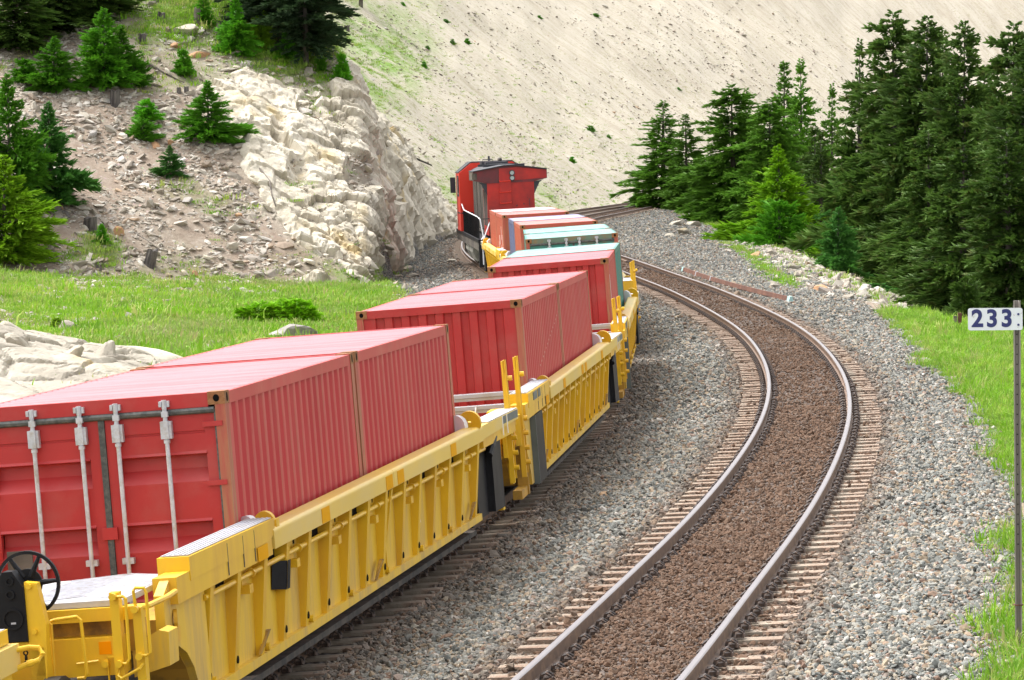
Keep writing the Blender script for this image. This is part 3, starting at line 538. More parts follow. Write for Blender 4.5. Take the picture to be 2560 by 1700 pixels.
RAILP = [(-.075, -.185), (.075, -.185), (.075, -.165), (.014, -.145), (.010, -.050), (.037, -.042), (.037, -.010), (.026, 0), (-.026, 0), (-.037, -.010), (-.037, -.042), (-.010, -.050), (-.014, -.145), (-.075, -.165)]
def pose_on(f, zf, ef, y, u=0, dz=0):
    k = float(slope_of(f, y)); th = math.atan(k); e = float(ef(y)); nr = math.sqrt(1 + k * k)
    lt = u * math.cos(e) - dz * math.sin(e); up = u * math.sin(e) + dz * math.cos(e)
    return (float(f(y)) + lt / nr, y - k / nr * lt, float(zf(y)) + up), (Matrix.Rotation(-th, 3, 'Z') @ Matrix.Rotation(-e, 3, 'Y')).to_euler()
tie_me = MB().hexa([(-1.3, -.13, -.42), (1.3, -.13, -.42), (1.3, .13, -.42), (-1.3, .13, -.42)], [(-1.29, -.115, -.19), (1.29, -.115, -.19), (1.29, .115, -.19), (-1.29, .115, -.19)]).mesh('tie', M['tie'])
cb = MB()
for q in (-.055, .055): cb.tube([(-.015, q, .005), (.0, q, .055), (.045, q, .07), (.085, q, .045), (.09, q, .0)], .013, 5)
cb.tube([(.045, -.055, .07), (.05, 0, .074), (.045, .055, .07)], .013, 5); cb.box(.02, .10, -.04, .04, -.01, .028)
clip_me = cb.mesh('rail_clip', M['clip'])
cs = MB()
for q in (-.05, .05): cs.tube([(-.01, q, .005), (.03, q, .075), (.09, q, .01)], .016, 4)
cs.box(.0, .10, -.04, .04, -.01, .035)
clip_far = np.array(cs.v), cs.f
def make_track(label, f, zf, ef, y0, y1, sides, n_ties_single, n_clip_ties, tie_end):
    root = empty('railway_track'); tag(root, label, 'railway track', 'tracks on the ballast bed')
    for u in (-.7525, .7525): sweep(f, zf, ef, u, RAILP, y0, y1, .6 if y1 < 200 else .8, 'rail', M['rail_side'], root, M['rail_top'], (6, 7, 8))
    yv = [y0]; 
    while yv[-1] < tie_end: k = float(slope_of(f, yv[-1])); yv.append(yv[-1] + .61 / math.sqrt(1 + k * k))
    rest = MB(); restc = MB(); first = None; cfirst = [None] * 4; shown = 0
    for i, y in enumerate(yv):
        if y < 26: continue
        L_, E_ = pose_on(f, zf, ef, y)
        if shown < n_ties_single:
            if first is None: first = o = obj('tie', tie_me, root)
            else: o = first.copy(); COL.objects.link(o); o.parent = root
            o.location = (L_[0] + random.uniform(-.01, .01), L_[1], L_[2] + random.uniform(-.012, .01)); o.rotation_euler = E_
        else:
            Mx = Matrix.Translation(L_) @ E_.to_matrix().to_4x4(); rest.add([Mx @ v.co for v in tie_me.vertices], [tuple(p.vertices) for p in tie_me.polygons]); o = None
        for u in (-.7525, .7525):
            for sgn in (-1, 1):
                if not (u, sgn) in sides: continue
                if o is not None and shown < n_clip_ties:
                    c = bpy.data.objects.new('rail_clip', clip_me); COL.objects.link(c); c.parent = o; c.location = (u + sgn * .072, 0, -.165); c.rotation_euler = (0, 0, 0 if sgn > 0 else math.pi)
                elif y < 152:
                    Mx = Matrix.Translation(L_) @ E_.to_matrix().to_4x4() @ Matrix.Translation((u + sgn * .072, 0, -.165)) @ Matrix.Rotation(0 if sgn > 0 else math.pi, 4, 'Z')
                    restc.add([Mx @ Vector(v) for v in clip_far[0]], clip_far[1])
        shown += 1
    if rest.v: tag(rest.build('far_ties', M['tie'], root), kind='stuff')
    if restc.v: tag(restc.build('far_rail_clips', M['clip'], root), kind='stuff')
    return root
allc = {(-.7525, -1), (-.7525, 1), (.7525, -1), (.7525, 1)}
make_track('empty track with shiny rails curving left past the train and the milepost sign', RX, ZR, ER, 14, 384, allc, 200, 75, 330)
make_track('track under the yellow well cars and the red locomotive', TX, ZT, ET, 8, 384, {(.7525, 1), (-.7525, -1)}, 170, 100, 330)
# ---------------------------------------------------------------- containers (local: x right, y forward, z up from the rail top)
def corr(u0, u1, pitch, depth, flat, slope, edge=False):
    """corrugation profile (u, offset) from u0 to u1, starting and ending flush"""
    n = max(1, int((u1 - u0 - flat) / pitch)); mg = (u1 - u0 - n * pitch) / 2; p = [(u0, 0)]
    for k in range(n):
        a = u0 + mg + k * pitch; ins = pitch - flat - 2 * slope
        p += [(a + flat / 2, 0), (a + flat / 2 + slope, depth), (a + flat / 2 + slope + ins, depth)] + ([(a + flat / 2 + 1.80 * slope + ins, depth * .20)] if edge else []) + [(a + flat / 2 + 2 * slope + ins, 0)]
    return p + [(u1, 0)]
def strip(p3a, p3b):
    n = len(p3a); return MB().add(list(p3a) + list(p3b), [(i, i + 1, n + i + 1, n + i) for i in range(n - 1)])
ZB, ZTOP, HW = .25, 2.84, 1.219
def door_profile():
    p = [(.42, .03)]
    for z in (.95, 1.66, 2.28):                                # three recessed bands, each with a sharp top lip
        p += [(z - .25, .03), (z - .13, .125), (z - .016, .135), (z, .03), (z + .006, .014)]; p += [(z + .03, .03)]
    return p + [(2.47, .03), (2.475, .042), (2.49, .042), (2.495, .03), (2.60, .03)]
def container(y0, label, cols, front, group='containers in the well cars', back='corr', L=6.058, off=0., seams=True):
    """y0: y of the front end in the world; off: distance along the car from the car's datum"""
    body, side, roof, post, cast, end = cols
    root = empty('shipping_container'); tag(root, label, 'container', group)
    # frame: posts, top and bottom rails
    for x in (-1, 1):
        for q in (0, 1):
            a, b = (.0, .15) if q == 0 else (L - .15, L)
            pb = MB().box(min(x * (HW - .10), x * (HW - .004)), max(x * (HW - .10), x * (HW - .004)), a + .004, b - .004, ZB + .118, ZTOP - .118)
            pb.build('corner_post', M[post], root)
            for z in (ZB, ZTOP - .118):
                cx0, cx1 = sorted((x * (HW - .162), x * HW)); ya, yb = (0, .178) if q == 0 else (L - .178, L)
                c = MB().box(cx0, cx1, ya, yb, z, z + .118).build('corner_casting', M[cast], root)
                if z > 1:
                    h = MB(); yo = -.002 if q == 0 else L + .002; hx = x * (HW - .081)
                    h.prism([(hx + .030 * math.cos(t) * 1.0, z + .058 + .034 * math.sin(t)) for t in np.linspace(0, 2 * math.pi, 13)[:-1]], yo, yo + (.03 if q == 0 else -.03))
                    ym = (ya + yb) / 2; h.prism([(ym + .030 * math.cos(t), z + .058 + .044 * math.sin(t)) for t in np.linspace(0, 2 * math.pi, 11)[:-1]], x * (HW + .002), x * (HW - .03), 'x')
                    h.build('casting_hole', M['hole'], c)
        r0, r1 = sorted((x * (HW - .06), x * (HW - .006)))
        MB().box(r0, r1, .178, L - .178, ZTOP - .125, ZTOP - .012).build('top_rail', M[side], root)
        MB().box(r0, r1, .178, L - .178, ZB + .01, ZB + .16).build('bottom_rail', M[side], root)
        pr = corr(.15, L - .15, .278, .036, .072, .068, True)
        mb = strip([(x * (HW - .012 - d), u, ZB + .16) for u, d in pr], [(x * (HW - .012 - d), u, ZTOP - .125) for u, d in pr]); sp = mb.build('side_panel', M[side], root); sp.data.materials.append(M['rib_highlight' if side == 'red_side' else side]); sp.data.polygons.foreach_set('material_index', [1 if (i % 5 == 4 and i < len(pr) - 2) else 0 for i in range(len(pr) - 1)])
    pr = corr(.12, L - .12, .21, .018, .10, .025)
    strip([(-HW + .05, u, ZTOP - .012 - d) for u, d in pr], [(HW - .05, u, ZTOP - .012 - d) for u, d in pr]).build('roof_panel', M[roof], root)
    for q, kind in ((0, front), (1, back)):
        Y = (lambda d: d) if q == 0 else (lambda d: L - d)
        def ybox(mb, x0, x1, d0, d1, z0, z1): a, b = sorted((Y(d0), Y(d1))); return mb.box(x0, x1, a, b, z0, z1)
        ybox(MB(), -HW + .163, HW - .163, .006, .12, ZTOP - .118 if kind == 'corr' else ZTOP - .135, ZTOP - .005).build('header_rail', M[end if kind == 'doors_dull' else body], root)
        ybox(MB(), -HW + .163, HW - .163, .006, .12, ZB + .01, ZB + .15).build('bottom_end_rail', M[body], root)
        if kind == 'corr':
            pr = corr(-HW + .10, HW - .10, .25, .046, .11, .018)
            strip([(u, Y(.03 + d), ZB + .15) for u, d in pr], [(u, Y(.03 + d), ZTOP - .118) for u, d in pr]).build('end_panel', M[body], root)
        else:
            g = MB(); g.tube([(-HW + .11, Y(.012), ZTOP - .165), (HW - .11, Y(.012), ZTOP - .165)], .030, 8); ybox(g, HW - .115, HW - .085, .005, .04, ZB + .15, ZTOP - .16); ybox(g, -HW + .085, -HW + .115, .005, .04, ZB + .15, ZTOP - .16); ybox(g, -.012 + .02, .045 + .02, .010, .05, ZB + .15, ZTOP - .19)
            g.build('door_gasket', M['gasket'], root)
            for x0, x1 in ((-HW + .115, .006), (.068, HW - .115)):
                prof = door_profile(); d = MB(); xa, xb = x0 + .10, x1 - .10
                d = strip([(xa, Y(q_), z) for z, q_ in prof], [(xb, Y(q_), z) for z, q_ in prof])
                for a, b in ((x0, xa), (xb, x1)): ybox(d, a, b, .028, .10, .42, 2.60)
                ybox(d, x0, x1, .029, .10, 2.598, 2.66); ybox(d, x0, x1, .029, .10, .40, .422)
                dm = d.build('door', M[body], root)
                rx = (x0 + .28, x1 - .20) if x0 < 0 else (x0 + .125, x1 - .47)
                rx = (-.60, -.15) if x0 < 0 else (.195, .655)
                for r_ in rx:
                    t = MB(); t.cyl((r_, Y(-.028), 1.55), (0, 0, 1), .021, 2.44, 10)
                    ybox(t, r_ - .052, r_ + .052, -.040, .022, 2.44, 2.60); ybox(t, r_ - .026, r_ + .026, -.055, .0, 2.44, 2.605)
                    t.cyl((r_, Y(-.03), 2.415), (0, 0, 1), .030, .03, 10)
                    ybox(t, r_ - .03, r_ + .03, -.05, -.005, 2.64, 2.69); t.cyl((r_, Y(-.03), 2.755), (0, 0, 1), .024, .08, 8); ybox(t, r_ - .048, r_ - .022, -.05, .01, 2.735, 2.785); ybox(t, r_ + .024, r_ + .046, -.035, .004, 2.73, 2.785)
                    ybox(t, r_ - .055, r_ + .055, -.035, .025, 1.32, 1.375); ybox(t, r_ - .055, r_ + .055, -.035, .025, .72, .775)
                    lr = t.build('lock_rod', M['galv'], dm)
                hx = HW - .13 if x0 > 0 else -HW + .13
                hg = MB()
                for z in (2.56, 2.02, 1.4, .8):
                    s_ = 1 if x0 > 0 else -1; a, b = sorted((hx - s_ * .10, hx + s_ * .09)); ybox(hg, a, b, -.004, .03, z - .035, z + .012)
                hg.build('hinge', M[body], dm)
            ybox(MB(), -.075 + .04, .075 + .035, -.006, .03, 1.55, 1.66).build('door_catch', M[body], root)
            ybox(MB(), -.96, -.72, .012, .032, 1.30, 1.50).build('data_plate', M['stain' if cols[0] != 'red' else 'deadwood'], root)
    return root
REDC = ('red', 'red_side', 'red_roof', 'rust_post', 'rust', 'red'); BRK = ('brick', 'brick', 'brick_roof', 'rust_post', 'rust', 'brick')
TEAL = ('teal', 'teal', 'teal_roof', 'rust_post', 'rust', 'teal_dull'); PUR = ('purple', 'purple', 'purple_roof', 'purple', 'rust', 'purple'); WHT = ('brick', 'brick', 'white_roof', 'rust_post', 'rust', 'purple')
YS = [32.47, 51.83, 71.43, 93.67, 111.30, 129.30]
def car_pose(y):
    x0 = float(TX(y)); x1 = float(TX(y + 12.1)); th = math.atan2(x1 - x0, 12.1); e = float(ET(y)); z = float(ZT(y))
    up = Vector((0, 0, 1)) if False else None
    return Matrix.Translation((x0 + .47 * e * .9, y, z)) @ Matrix.Rotation(-th, 4, 'Z') @ Matrix.Rotation(-e, 4, 'Y')
CARM = [car_pose(y) for y in YS]
LOADS = [(0, REDC, 'doors', 'red container with double doors and silver lock rods facing the camera, nearest of all'), (0, REDC, 'corr', 'red container right behind the nearest one, its roof edge between two rusty corner castings'),
         (1, REDC, 'corr', 'red container with a corrugated end facing us and a pale scratch along its side'), (1, REDC, 'corr', 'red container pressed against the far end of the scratched red one'),
         (2, REDC, 'corr', 'red container with orange streaked corner posts in front of the long teal one'), (2, TEAL, 'corr', 'teal container with a pale roof right behind the red one with streaked posts'),
         (3, TEAL, 'doors_dull', 'teal container with a dull green door header and rusty corners'), (3, TEAL, 'corr', 'teal container with a plain pale roof behind the one with doors'),
         (4, BRK, 'corr', 'orange red container in front of the slate violet one'), (4, PUR, 'corr', 'slate violet container between two orange red ones'),
         (5, BRK, 'corr', 'orange red container with white marks on its left side near the locomotive'), (5, WHT, 'corr', 'container with a whitish roof closest to the locomotive')]
for car, cols, fr, lab in LOADS:
    k = [q for q in LOADS if q[0] == car].index((car, cols, fr, lab)); c = container(0, lab, cols, fr)
    c.matrix_world = CARM[car] @ Matrix.Translation((0, 6.132 * k, .006 * k))
    if car == 5 and k == 0:
        d = MB()
        for y, z, h, w_ in ((.9, 1.2, .9, .10), (1.5, 1.9, .5, .08), (2.2, 1.0, .7, .09), (3.0, 1.7, .35, .25), (3.8, 1.3, .5, .12)): d.box(-HW - .004, -HW + .001, y, y + w_, z, z + h)
        d.build('side_marking', M['white'], c)
    if car == 2 and k == 0:
        d = MB(); d.box(HW - .003, HW + .002, .10, .125, 1.95, 2.5); d.box(HW - .003, HW + .002, .20, .215, 1.05, 1.4); d.build('paint_scrape', M['white'], c)
    if car == 1 and k == 0:
        d = MB(); n_ = 15
        for q in range(n_):
            y = 2.25 + q * .278 - .02; z = 1.72 + q * .05
            d.add([(HW - .0105, y - .03, z), (HW - .0105, y + .05, z + .012), (HW - .0105, y + .05, z + .040), (HW - .0105, y - .03, z + .028)], [(0, 1, 2, 3)])
        d.build('paint_scrape', M['brick_roof'], c)
# ---------------------------------------------------------------- well car unit
def make_unit():
    root = empty('well_car'); tag(root, 'x', 'well car', 'yellow well cars of the train')
    ribs = [-2.15, -1.12, -.05, .9, 1.9, 2.9, 3.9, 4.9, 5.9, 7.0, 8.0, 9.0, 10.0, 11.0, 12.1]
    for sx in (1, -1):
        def B(mb, name, m, par=root): return (mb if sx > 0 else mb.mirror()).build(name, M[m], par)
        sp_ = B(MB().hexa([(1.315, -2.3, .40), (1.335, -2.3, .40), (1.335, 12.48, .40), (1.315, 12.48, .40)], [(1.345, -2.3, 1.34), (1.365, -2.3, 1.34), (1.365, 12.48, 1.34), (1.345, 12.48, 1.34)]), 'side_panel', 'yellow_panel')
        for i, y in enumerate(ribs):
            wd = .065; t = MB()
            t.hexa([(1.33, y - wd, .40), (1.385, y - wd, .40), (1.385, y + wd, .40), (1.33, y + wd, .40)], [(1.35, y - wd, 1.335), (1.495, y - wd, 1.335), (1.495, y + wd, 1.335), (1.35, y + wd, 1.335)])
            B(t, 'rib', 'yellow', sp_)
        hb = MB()
        for i, y in enumerate(ribs[:-1]):
            yc = y + .62
            if i % 2 == 0: hb.box(1.362, 1.3675, yc + .0, yc + .30, 1.16, 1.325)
            else: hb.box(1.362, 1.3675, yc - .10, yc + .20, 1.24, 1.325)
            hb.cyl((1.398, y + .02, .52), (1, 0, 0), .036, .02, 8)
        B(hb, 'slots', 'hole', sp_)
        br = MB()
        for i, y in enumerate(ribs[:-1]):
            if i % 2: br.box(1.36, 1.45, y + .50, y + .64, 1.04, 1.12); br.box(1.37, 1.385, y + .48, y + .66, 1.10, 1.325); br.ring((1.445, y + .60, 1.215), (0, 1, 0), .045, .028, .03, 10)
            if i % 2 == 0: br.cyl((1.40, y + .12, .47), (1, 0, 0), .038, .06, 8)
        B(br, 'pipe_bracket', 'yellow', sp_)
        B(MB().tube([(1.445, -2.3, 1.215), (1.445, 6.0, 1.215), (1.445, 12.75, 1.215)], .027, 8), 'brake_pipe', 'yellow', sp_)
        pol = [(1.285, 1.345), (1.522, 1.345), (1.522, 1.47)] + [(1.482 + .04 * math.cos(a_), 1.50 + .04 * math.sin(a_)) for a_ in np.linspace(0, math.pi / 2, 5)] + [(1.32, 1.54), (1.295, 1.53), (1.285, 1.50)]
        for a, b in ((.22, 6.215), (6.225, 12.35)): B(MB().prism(pol, a, b), 'top_chord', 'chord')
        for a in (2.35, 5.75, 6.42, 9.9): B(MB().box(1.523, 1.527, a, a + .38, 1.35, 1.43).hexa([(1.523, a, 1.431), (1.527, a, 1.431), (1.527, a + .38, 1.431), (1.523, a + .38, 1.431)], [(1.524, a, 1.495), (1.527, a, 1.497), (1.527, a + .38, 1.497), (1.524, a + .38, 1.495)]), 'reflector', 'orange')
        B(MB().box(1.30, 1.395, -2.2, 12.52, .335, .42), 'bottom_sill', 'yellow_panel')
        for y in (-.25, 5.35, 11.55): B(MB().hexa([(1.39, y, .44), (1.405, y, .44), (1.405, y + .10, .44), (1.39, y + .10, .44)], [(1.39, y + .30, .62), (1.43, y + .30, .62), (1.43, y + .42, .62), (1.39, y + .42, .62)]), 'jacking_pad', 'stain', sp_)
        B(MB().box(1.385, 1.41, 6.02, 6.10, .42, .72).hexa([(1.385, 6.02, .72), (1.41, 6.02, .72), (1.41, 6.10, .72), (1.385, 6.10, .72)], [(1.475, 6.14, 1.33), (1.50, 6.14, 1.33), (1.50, 6.22, 1.33), (1.475, 6.22, 1.33)]), 'strap', 'yellow', sp_)
        # near end: raised shoulder with tread, end side sheet, wheel arch
        t = MB(); t.prism([(-2.95, 1.44), (.10, 1.44), (.30, 1.50), (.30, 1.62), (-2.95, 1.64)], 1.235, 1.512, 'x'); sh = B(t, 'shoulder_beam', 'yellow')
        B(MB().hexa([(1.255, -2.90, 1.644), (1.490, -2.90, 1.644), (1.490, .28, 1.6235), (1.255, .28, 1.6235)], [(1.255, -2.90, 1.652), (1.490, -2.90, 1.652), (1.490, .28, 1.632), (1.255, .28, 1.632)]), 'tread_strip', 'tread', sh)
        g = MB()
        for q in range(5): g.hexa([(1.275 + q * .045, -2.88, 1.652), (1.290 + q * .045, -2.88, 1.652), (1.290 + q * .045, .26, 1.632), (1.275 + q * .045, .26, 1.632)], [(1.275 + q * .045, -2.88, 1.658), (1.290 + q * .045, -2.88, 1.658), (1.290 + q * .045, .26, 1.638), (1.275 + q * .045, .26, 1.638)])
        B(g, 'tread_bar', 'tread', sh)
        t = MB()
        for y in (-1.6, -1.0, -.55): t.box(1.508, 1.514, y, y + .012, 1.32, 1.60)
        B(t, 'seam', 'gasket', sh)
        B(MB().box(1.512, 1.516, -.46, -.05, 1.30, 1.43), 'reflector', 'orange', sh)
        B(MB().prism([(-3.62, 1.40), (-3.62, .98), (-3.25, .94), (-3.0, .85), (-2.8, .70), (-2.68, .52), (-2.62, .36), (-2.25, .36), (-2.25, 1.44), (-2.95, 1.50), (-3.4, 1.50)], 1.36, 1.44, 'x'), 'end_side_plate', 'yellow_panel')
        B(MB().prism([(-3.40, 1.30), (-2.3, 1.30), (.18, 1.30), (.18, 1.445), (-2.3, 1.445), (-2.95, 1.52), (-3.40, 1.52)], 1.30, 1.505, 'x'), 'shoulder_sill', 'yellow')
        t = MB(); t.prism([(-3.62, .97), (-3.25, .93), (-3.0, .84), (-2.8, .69), (-2.68, .51), (-2.62, .36), (-2.60, .36), (-2.66, .52), (-2.78, .71), (-2.98, .865), (-3.24, .96), (-3.62, 1.0)], 1.0, 1.37, 'x'); B(t, 'wheel_arch', 'stain')
        t = MB(); t.ring((1.45, -3.32, 1.17), (1, .25, 0), .085, .045, .03, 12); t.box(1.40, 1.455, -3.45, -3.2, .98, 1.10); B(t, 'lifting_lug', 'yellow')
        # far end: dark end panels, sill, grating, bracket
        t = MB(); t.box(1.30, 1.36, 12.50, 13.3, .34, 1.335); t.prism([(1.30, 13.3), (1.45, 13.3), (1.47, 13.95), (1.42, 13.95), (1.40, 13.36), (1.30, 13.36)], .36, 1.33, 'z'); B(t, 'dark_end_panel', 'black')
        B(MB().tube([(1.46, 13.05, 1.10), (1.47, 13.25, 1.20), (1.45, 13.6, 1.30)], .045, 8), 'hose', 'black')
        B(MB().box(1.36, 1.46, 13.85, 14.0, .32, .52), 'step_bracket', 'yellow')
        sl = B(MB().prism([(12.36, 1.36), (15.35, 1.40), (15.35, 1.53), (12.36, 1.53)], 1.24, 1.515, 'x'), 'end_sill', 'chord')
        B(MB().box(1.25, 1.505, 12.9, 15.33, 1.532, 1.545), 'tread_strip', 'tread', sl)
        for a, b in ((14.05, 14.30), (14.42, 15.30)): B(MB().box(1.513, 1.519, a, b, 1.425, 1.525), 'tape_strip', 'tape', sl)
        for a in (13.98, 14.36): B(MB().box(1.514, 1.520, a, a + .035, 1.28, 1.53), 'tape_strip', 'white', sl)
        B(MB().box(1.42, 1.49, 12.5, 15.2, 1.24, 1.395), 'lower_sill', 'yellow')
        for y in (.42, 12.12):
            t = MB(); rr_ = .10 if y < 1 else .15; t.ring((1.40, y, 1.56 + rr_ * .25), (.15, 1, .1), rr_, .03, .05, 20); t.box(1.32, 1.51, y - .02, y + .10, 1.50, 1.60); br = B(t, 'lock_bracket', 'yellow')
            B(MB().cyl((1.245, y - .03, 1.56), (.5, 1, 0), rr_ * .95, .07, 16), 'pad', 'white', br)
    # floor, ends, platforms
    MB().box(-1.31, 1.31, -.5, 12.5, .16, .22).build('well_floor', M['dark'], root)
    for a, b in ((-2.0, -.62), (12.62, 14.0)): MB().box(-1.28, 1.28, a, b, .55, 1.02).build('bulkhead', M['stain'], root)
    t = MB()
    t.add([(.30, -4.12, 1.448), (1.235, -4.12, 1.448), (1.235, -2.42, 1.448), (-1.235, -2.42, 1.448), (-1.235, -2.72, 1.448), (-.05, -2.72, 1.448), (.30, -3.5, 1.448)] + [(.30, -4.12, 1.40), (1.235, -4.12, 1.40), (1.235, -2.42, 1.40), (-1.235, -2.42, 1.40), (-1.235, -2.72, 1.40), (-.05, -2.72, 1.40), (.30, -3.5, 1.40)], [(0, 1, 2, 3, 4, 5, 6), (13, 12, 11, 10, 9, 8, 7)] + [(i, (i + 1) % 7, 7 + (i + 1) % 7, 7 + i) for i in range(7)])
    dk = t.build('deck_plate', M['tread'], root)
    g = MB()
    for q in range(26):
        a = -4.05 + q * .062; g.hexa([(.36, a, 1.449), (.36, a + .022, 1.449), (.80, a + .30, 1.449), (.80, a + .278, 1.449)], [(.36, a, 1.456), (.36, a + .022, 1.456), (.80, a + .30, 1.456), (.80, a + .278, 1.456)]); g.hexa([(.80, a + .278, 1.449), (.80, a + .30, 1.449), (1.22, a, 1.449), (1.22, a - .022, 1.449)], [(.80, a + .278, 1.456), (.80, a + .30, 1.456), (1.22, a, 1.456), (1.22, a - .022, 1.456)])
    g.build('tread_rib', M['galv'], dk)
    MB().box(-1.45, 1.40, -4.18, -4.04, 1.29, 1.395).build('end_beam', M['yellow'], root)
    MB().box(-1.40, 1.36, -4.02, -3.9, 1.02, 1.29).build('end_sheet', M['stain'], root)
    MB().box(-1.30, 1.22, -4.22, -3.95, .86, 1.165).build('end_sill_beam', M['yellow'], root)
    MB().box(1.04, 1.14, -4.226, -4.219, 1.03, 1.13).build('reflector', M['orange_deep'], root)
    MB().box(-1.1, 1.1, 12.9, 15.2, 1.04, 1.10).build('end_platform', M['yellow_panel'], root)
    for x in (-.8, .05, .75): MB().box(x, x + .30, 13.2, 15.3, 1.10, 1.27).build('platform_beam', M['yellow'], root)
    t = MB(); t.cyl((.55, 13.6, 1.36), (1, .2, 0), .11, .5, 12); t.cyl((.2, 13.9, 1.32), (1, 0, 0), .08, .5, 10); t.box(.1, .5, 13.1, 13.5, 1.1, 1.40); t.box(.75, 1.05, 13.3, 13.55, 1.1, 1.38); t.build('brake_valve', M['yellow'], root)
    # coupler, truck
    MB().box(-.18, .18, -5.0, -3.9, .75, 1.0).build('drawbar', M['dark'], root)
    tr = MB().box(-1.02, -.86, -5.0, -2.3, .35, .70).box(.86, 1.02, -5.0, -2.3, .35, .70).box(-.95, .95, -3.9, -3.4, .4, .75).build('truck_frame', M['dark'], root)
    for y in (-4.55, -2.75):
        for x in (-.75, .75): MB().cyl((x, y, .46), (1, 0, 0), .46, .13, 24).build('wheel', M['dark'], tr)
    for x in (-1.0, 1.0):
        for y in (-3.82, -3.62, -3.42):
            t = MB(); [t.ring((x, y, .36 + q * .05), (0, 0, 1), .085, .045, .028, 12) for q in range(7)]; t.build('coil_spring', M['tape'], tr)
    return root
unit = make_unit()
def end_gear(root):
    """stanchions, grab irons and cross walkway at the near end of a unit (shared joint)"""
    for x, y in ((1.36, -4.35), (1.44, -3.55)):
        t = MB(); t.box(x - .033, x + .033, y - .035, y + .035, .55, 2.02); t.box(x - .05, x + .05, y + .08, y + .10, .6, 1.1); st = t.build('stanchion', M['yellow'], root)
        MB().tube([(x - .015, y - .02, 1.95), (x - .015, y - .02, 2.18), (x + .02, y - .02, 2.20), (x + .03, y - .02, 1.2)], .020, 7).build('grab_iron', M['yellow'], st)
        t = MB(); [t.cyl((x + .05, y + .0, z), (1, 0, 0), .035, .10, 8) for z in (.75, .95, 1.15, 1.35, 1.95)]; t.build('bolt', M['yellow'], st)
    MB().box(1.345, 1.515, -2.30, -1.18, .345, 1.285).build('dark_end_panel', M['black'], root); MB().box(1.34, 1.525, -2.33, -2.302, .34, 1.29).build('panel_flange', M['tape'], root)
    for a, b in ((-2.30, -1.75), (-1.60, -1.25)): MB().box(1.513, 1.520, a, b, 1.50, 1.61).build('tape_strip', M['tape'], root)
    MB().box(1.05, 1.34, -4.1, -3.5, 1.05, 1.50).build('valve_box', M['yellow'], root)
    MB().box(1.25, 1.38, -3.5, -2.6, .24, .36).box(1.25, 1.40, -2.75, -2.6, .24, 1.0).build('guard_bracket', M['stain'], root)
    MB().prism([(-4.5, 1.35), (-4.5, .9), (-4.3, .85), (-4.1, .7), (-4.0, .5), (-3.9, .5), (-3.9, 1.35)], 1.28, 1.33, 'x').build('arch_plate', M['yellow'], root)
    for y, z in ((-.75, 1.555), (-1.55, 1.43)):
        bmb = MB(); bmb.box(-1.2, 1.22, y - .02, y + .05, z - .05, z - .0); bmb.box(-1.2, 1.22, y + .12, y + .19, z - .05, z - .0); bmb.box(-1.2, 1.22, y + .0, y + .17, z - .10, z - .055); bmb.build('cross_walkway', M['tread'], root)
    MB().tube([(.55, -1.7, 1.0), (.62, -1.6, 1.42)], .012, 5).build('stay_rod', M['white'], root)
CMAP = {}
for o in bpy.data.objects:
    if o.parent: CMAP.setdefault(o.parent, []).append(o)
UL = {-1: 'yellow well car cut off by the lower left corner, only its end corner in view', 0: 'yellow well car carrying the nearest red containers, black brake wheel at its end', 1: 'yellow well car carrying the two red containers with the scratched side',
      2: 'yellow well car under the red container with streaked posts and the long teal one', 3: 'yellow well car hidden behind the teal container with doors', 4: 'yellow well car under the orange red and slate violet containers', 5: 'yellow well car coupled to the locomotive, its left side and ribs in view'}
units = {0: unit}
for k in (1, 2, 3, 4, 5): units[k] = copy_tree(unit, None, CMAP)
units[-1] = tag(empty('well_car'), 'x', 'well car', 'yellow well cars of the train')
for k, u in units.items():
    u['label'] = UL[k]
    u.matrix_world = CARM[k] if k >= 0 else car_pose(12.85)
    if k > 0: end_gear(u)
    if k < 0: continue
    if k != 0:
        for c in [c for c in bpy.data.objects if c.parent == u and c.name.startswith('deck_plate')]:
            for g in [g for g in bpy.data.objects if g.parent == c]: bpy.data.objects.remove(g)
            bpy.data.objects.remove(c)
# couplings on the tail of the set in front of the teal container with doors
for k in (3,):
    t = MB(); t.box(.95, 1.35, -5.2, -4.5, 1.0, 1.75); t.build('end_cabinet', M['yellow'], units[k]); MB().box(.97, 1.33, -5.18, -4.52, 1.752, 1.76).build('cabinet_lid', M['tread'], units[k])
    MB().tube([(.8, -5.1, 1.75), (.9, -5.3, 2.0), (1.0, -5.45, 1.9), (1.02, -5.5, 1.4)], .02, 6).build('air_hose', M['black'], units[k]); MB().cyl((.78, -5.1, 1.82), (.5, 0, .6), .09, .22, 10).build('air_filter', M['white'], units[k])
# the nearest unit: brake wheel, posts and grab irons
u = unit; MB().box(.045, .11, 0, .01, 0, .01)
def P(name, mb, m, par=u): return mb.build(name, M[m], par)
for x0, x1, z0, z1 in ((1.19, 1.265, .3, 1.53), (1.37, 1.44, .3, 1.40)): P('end_post', MB().box(x0, x1, -4.34, -4.24, z0, z1), 'yellow')
P('grab_iron', MB().tube([(1.25, -4.36, 1.495), (1.31, -4.38, 1.50), (1.335, -4.38, 1.48), (1.325, -4.38, 1.0), (1.30, -4.38, .965), (1.24, -4.36, .965)], .013, 8), 'yellow')
P('grab_iron', MB().tube([(1.405, -4.36, 1.40), (1.402, -4.38, 1.54), (1.42, -4.38, 1.56), (1.49, -4.38, 1.555), (1.505, -4.38, 1.52), (1.50, -4.38, 1.04), (1.47, -4.38, 1.02), (1.41, -4.36, 1.02)], .013, 8), 'yellow')
P('grab_iron', MB().tube([(.61, -4.34, 1.31), (.615, -4.38, 1.33), (.69, -4.38, 1.335), (.71, -4.38, 1.31), (.70, -4.38, .78)], .013, 8), 'yellow')
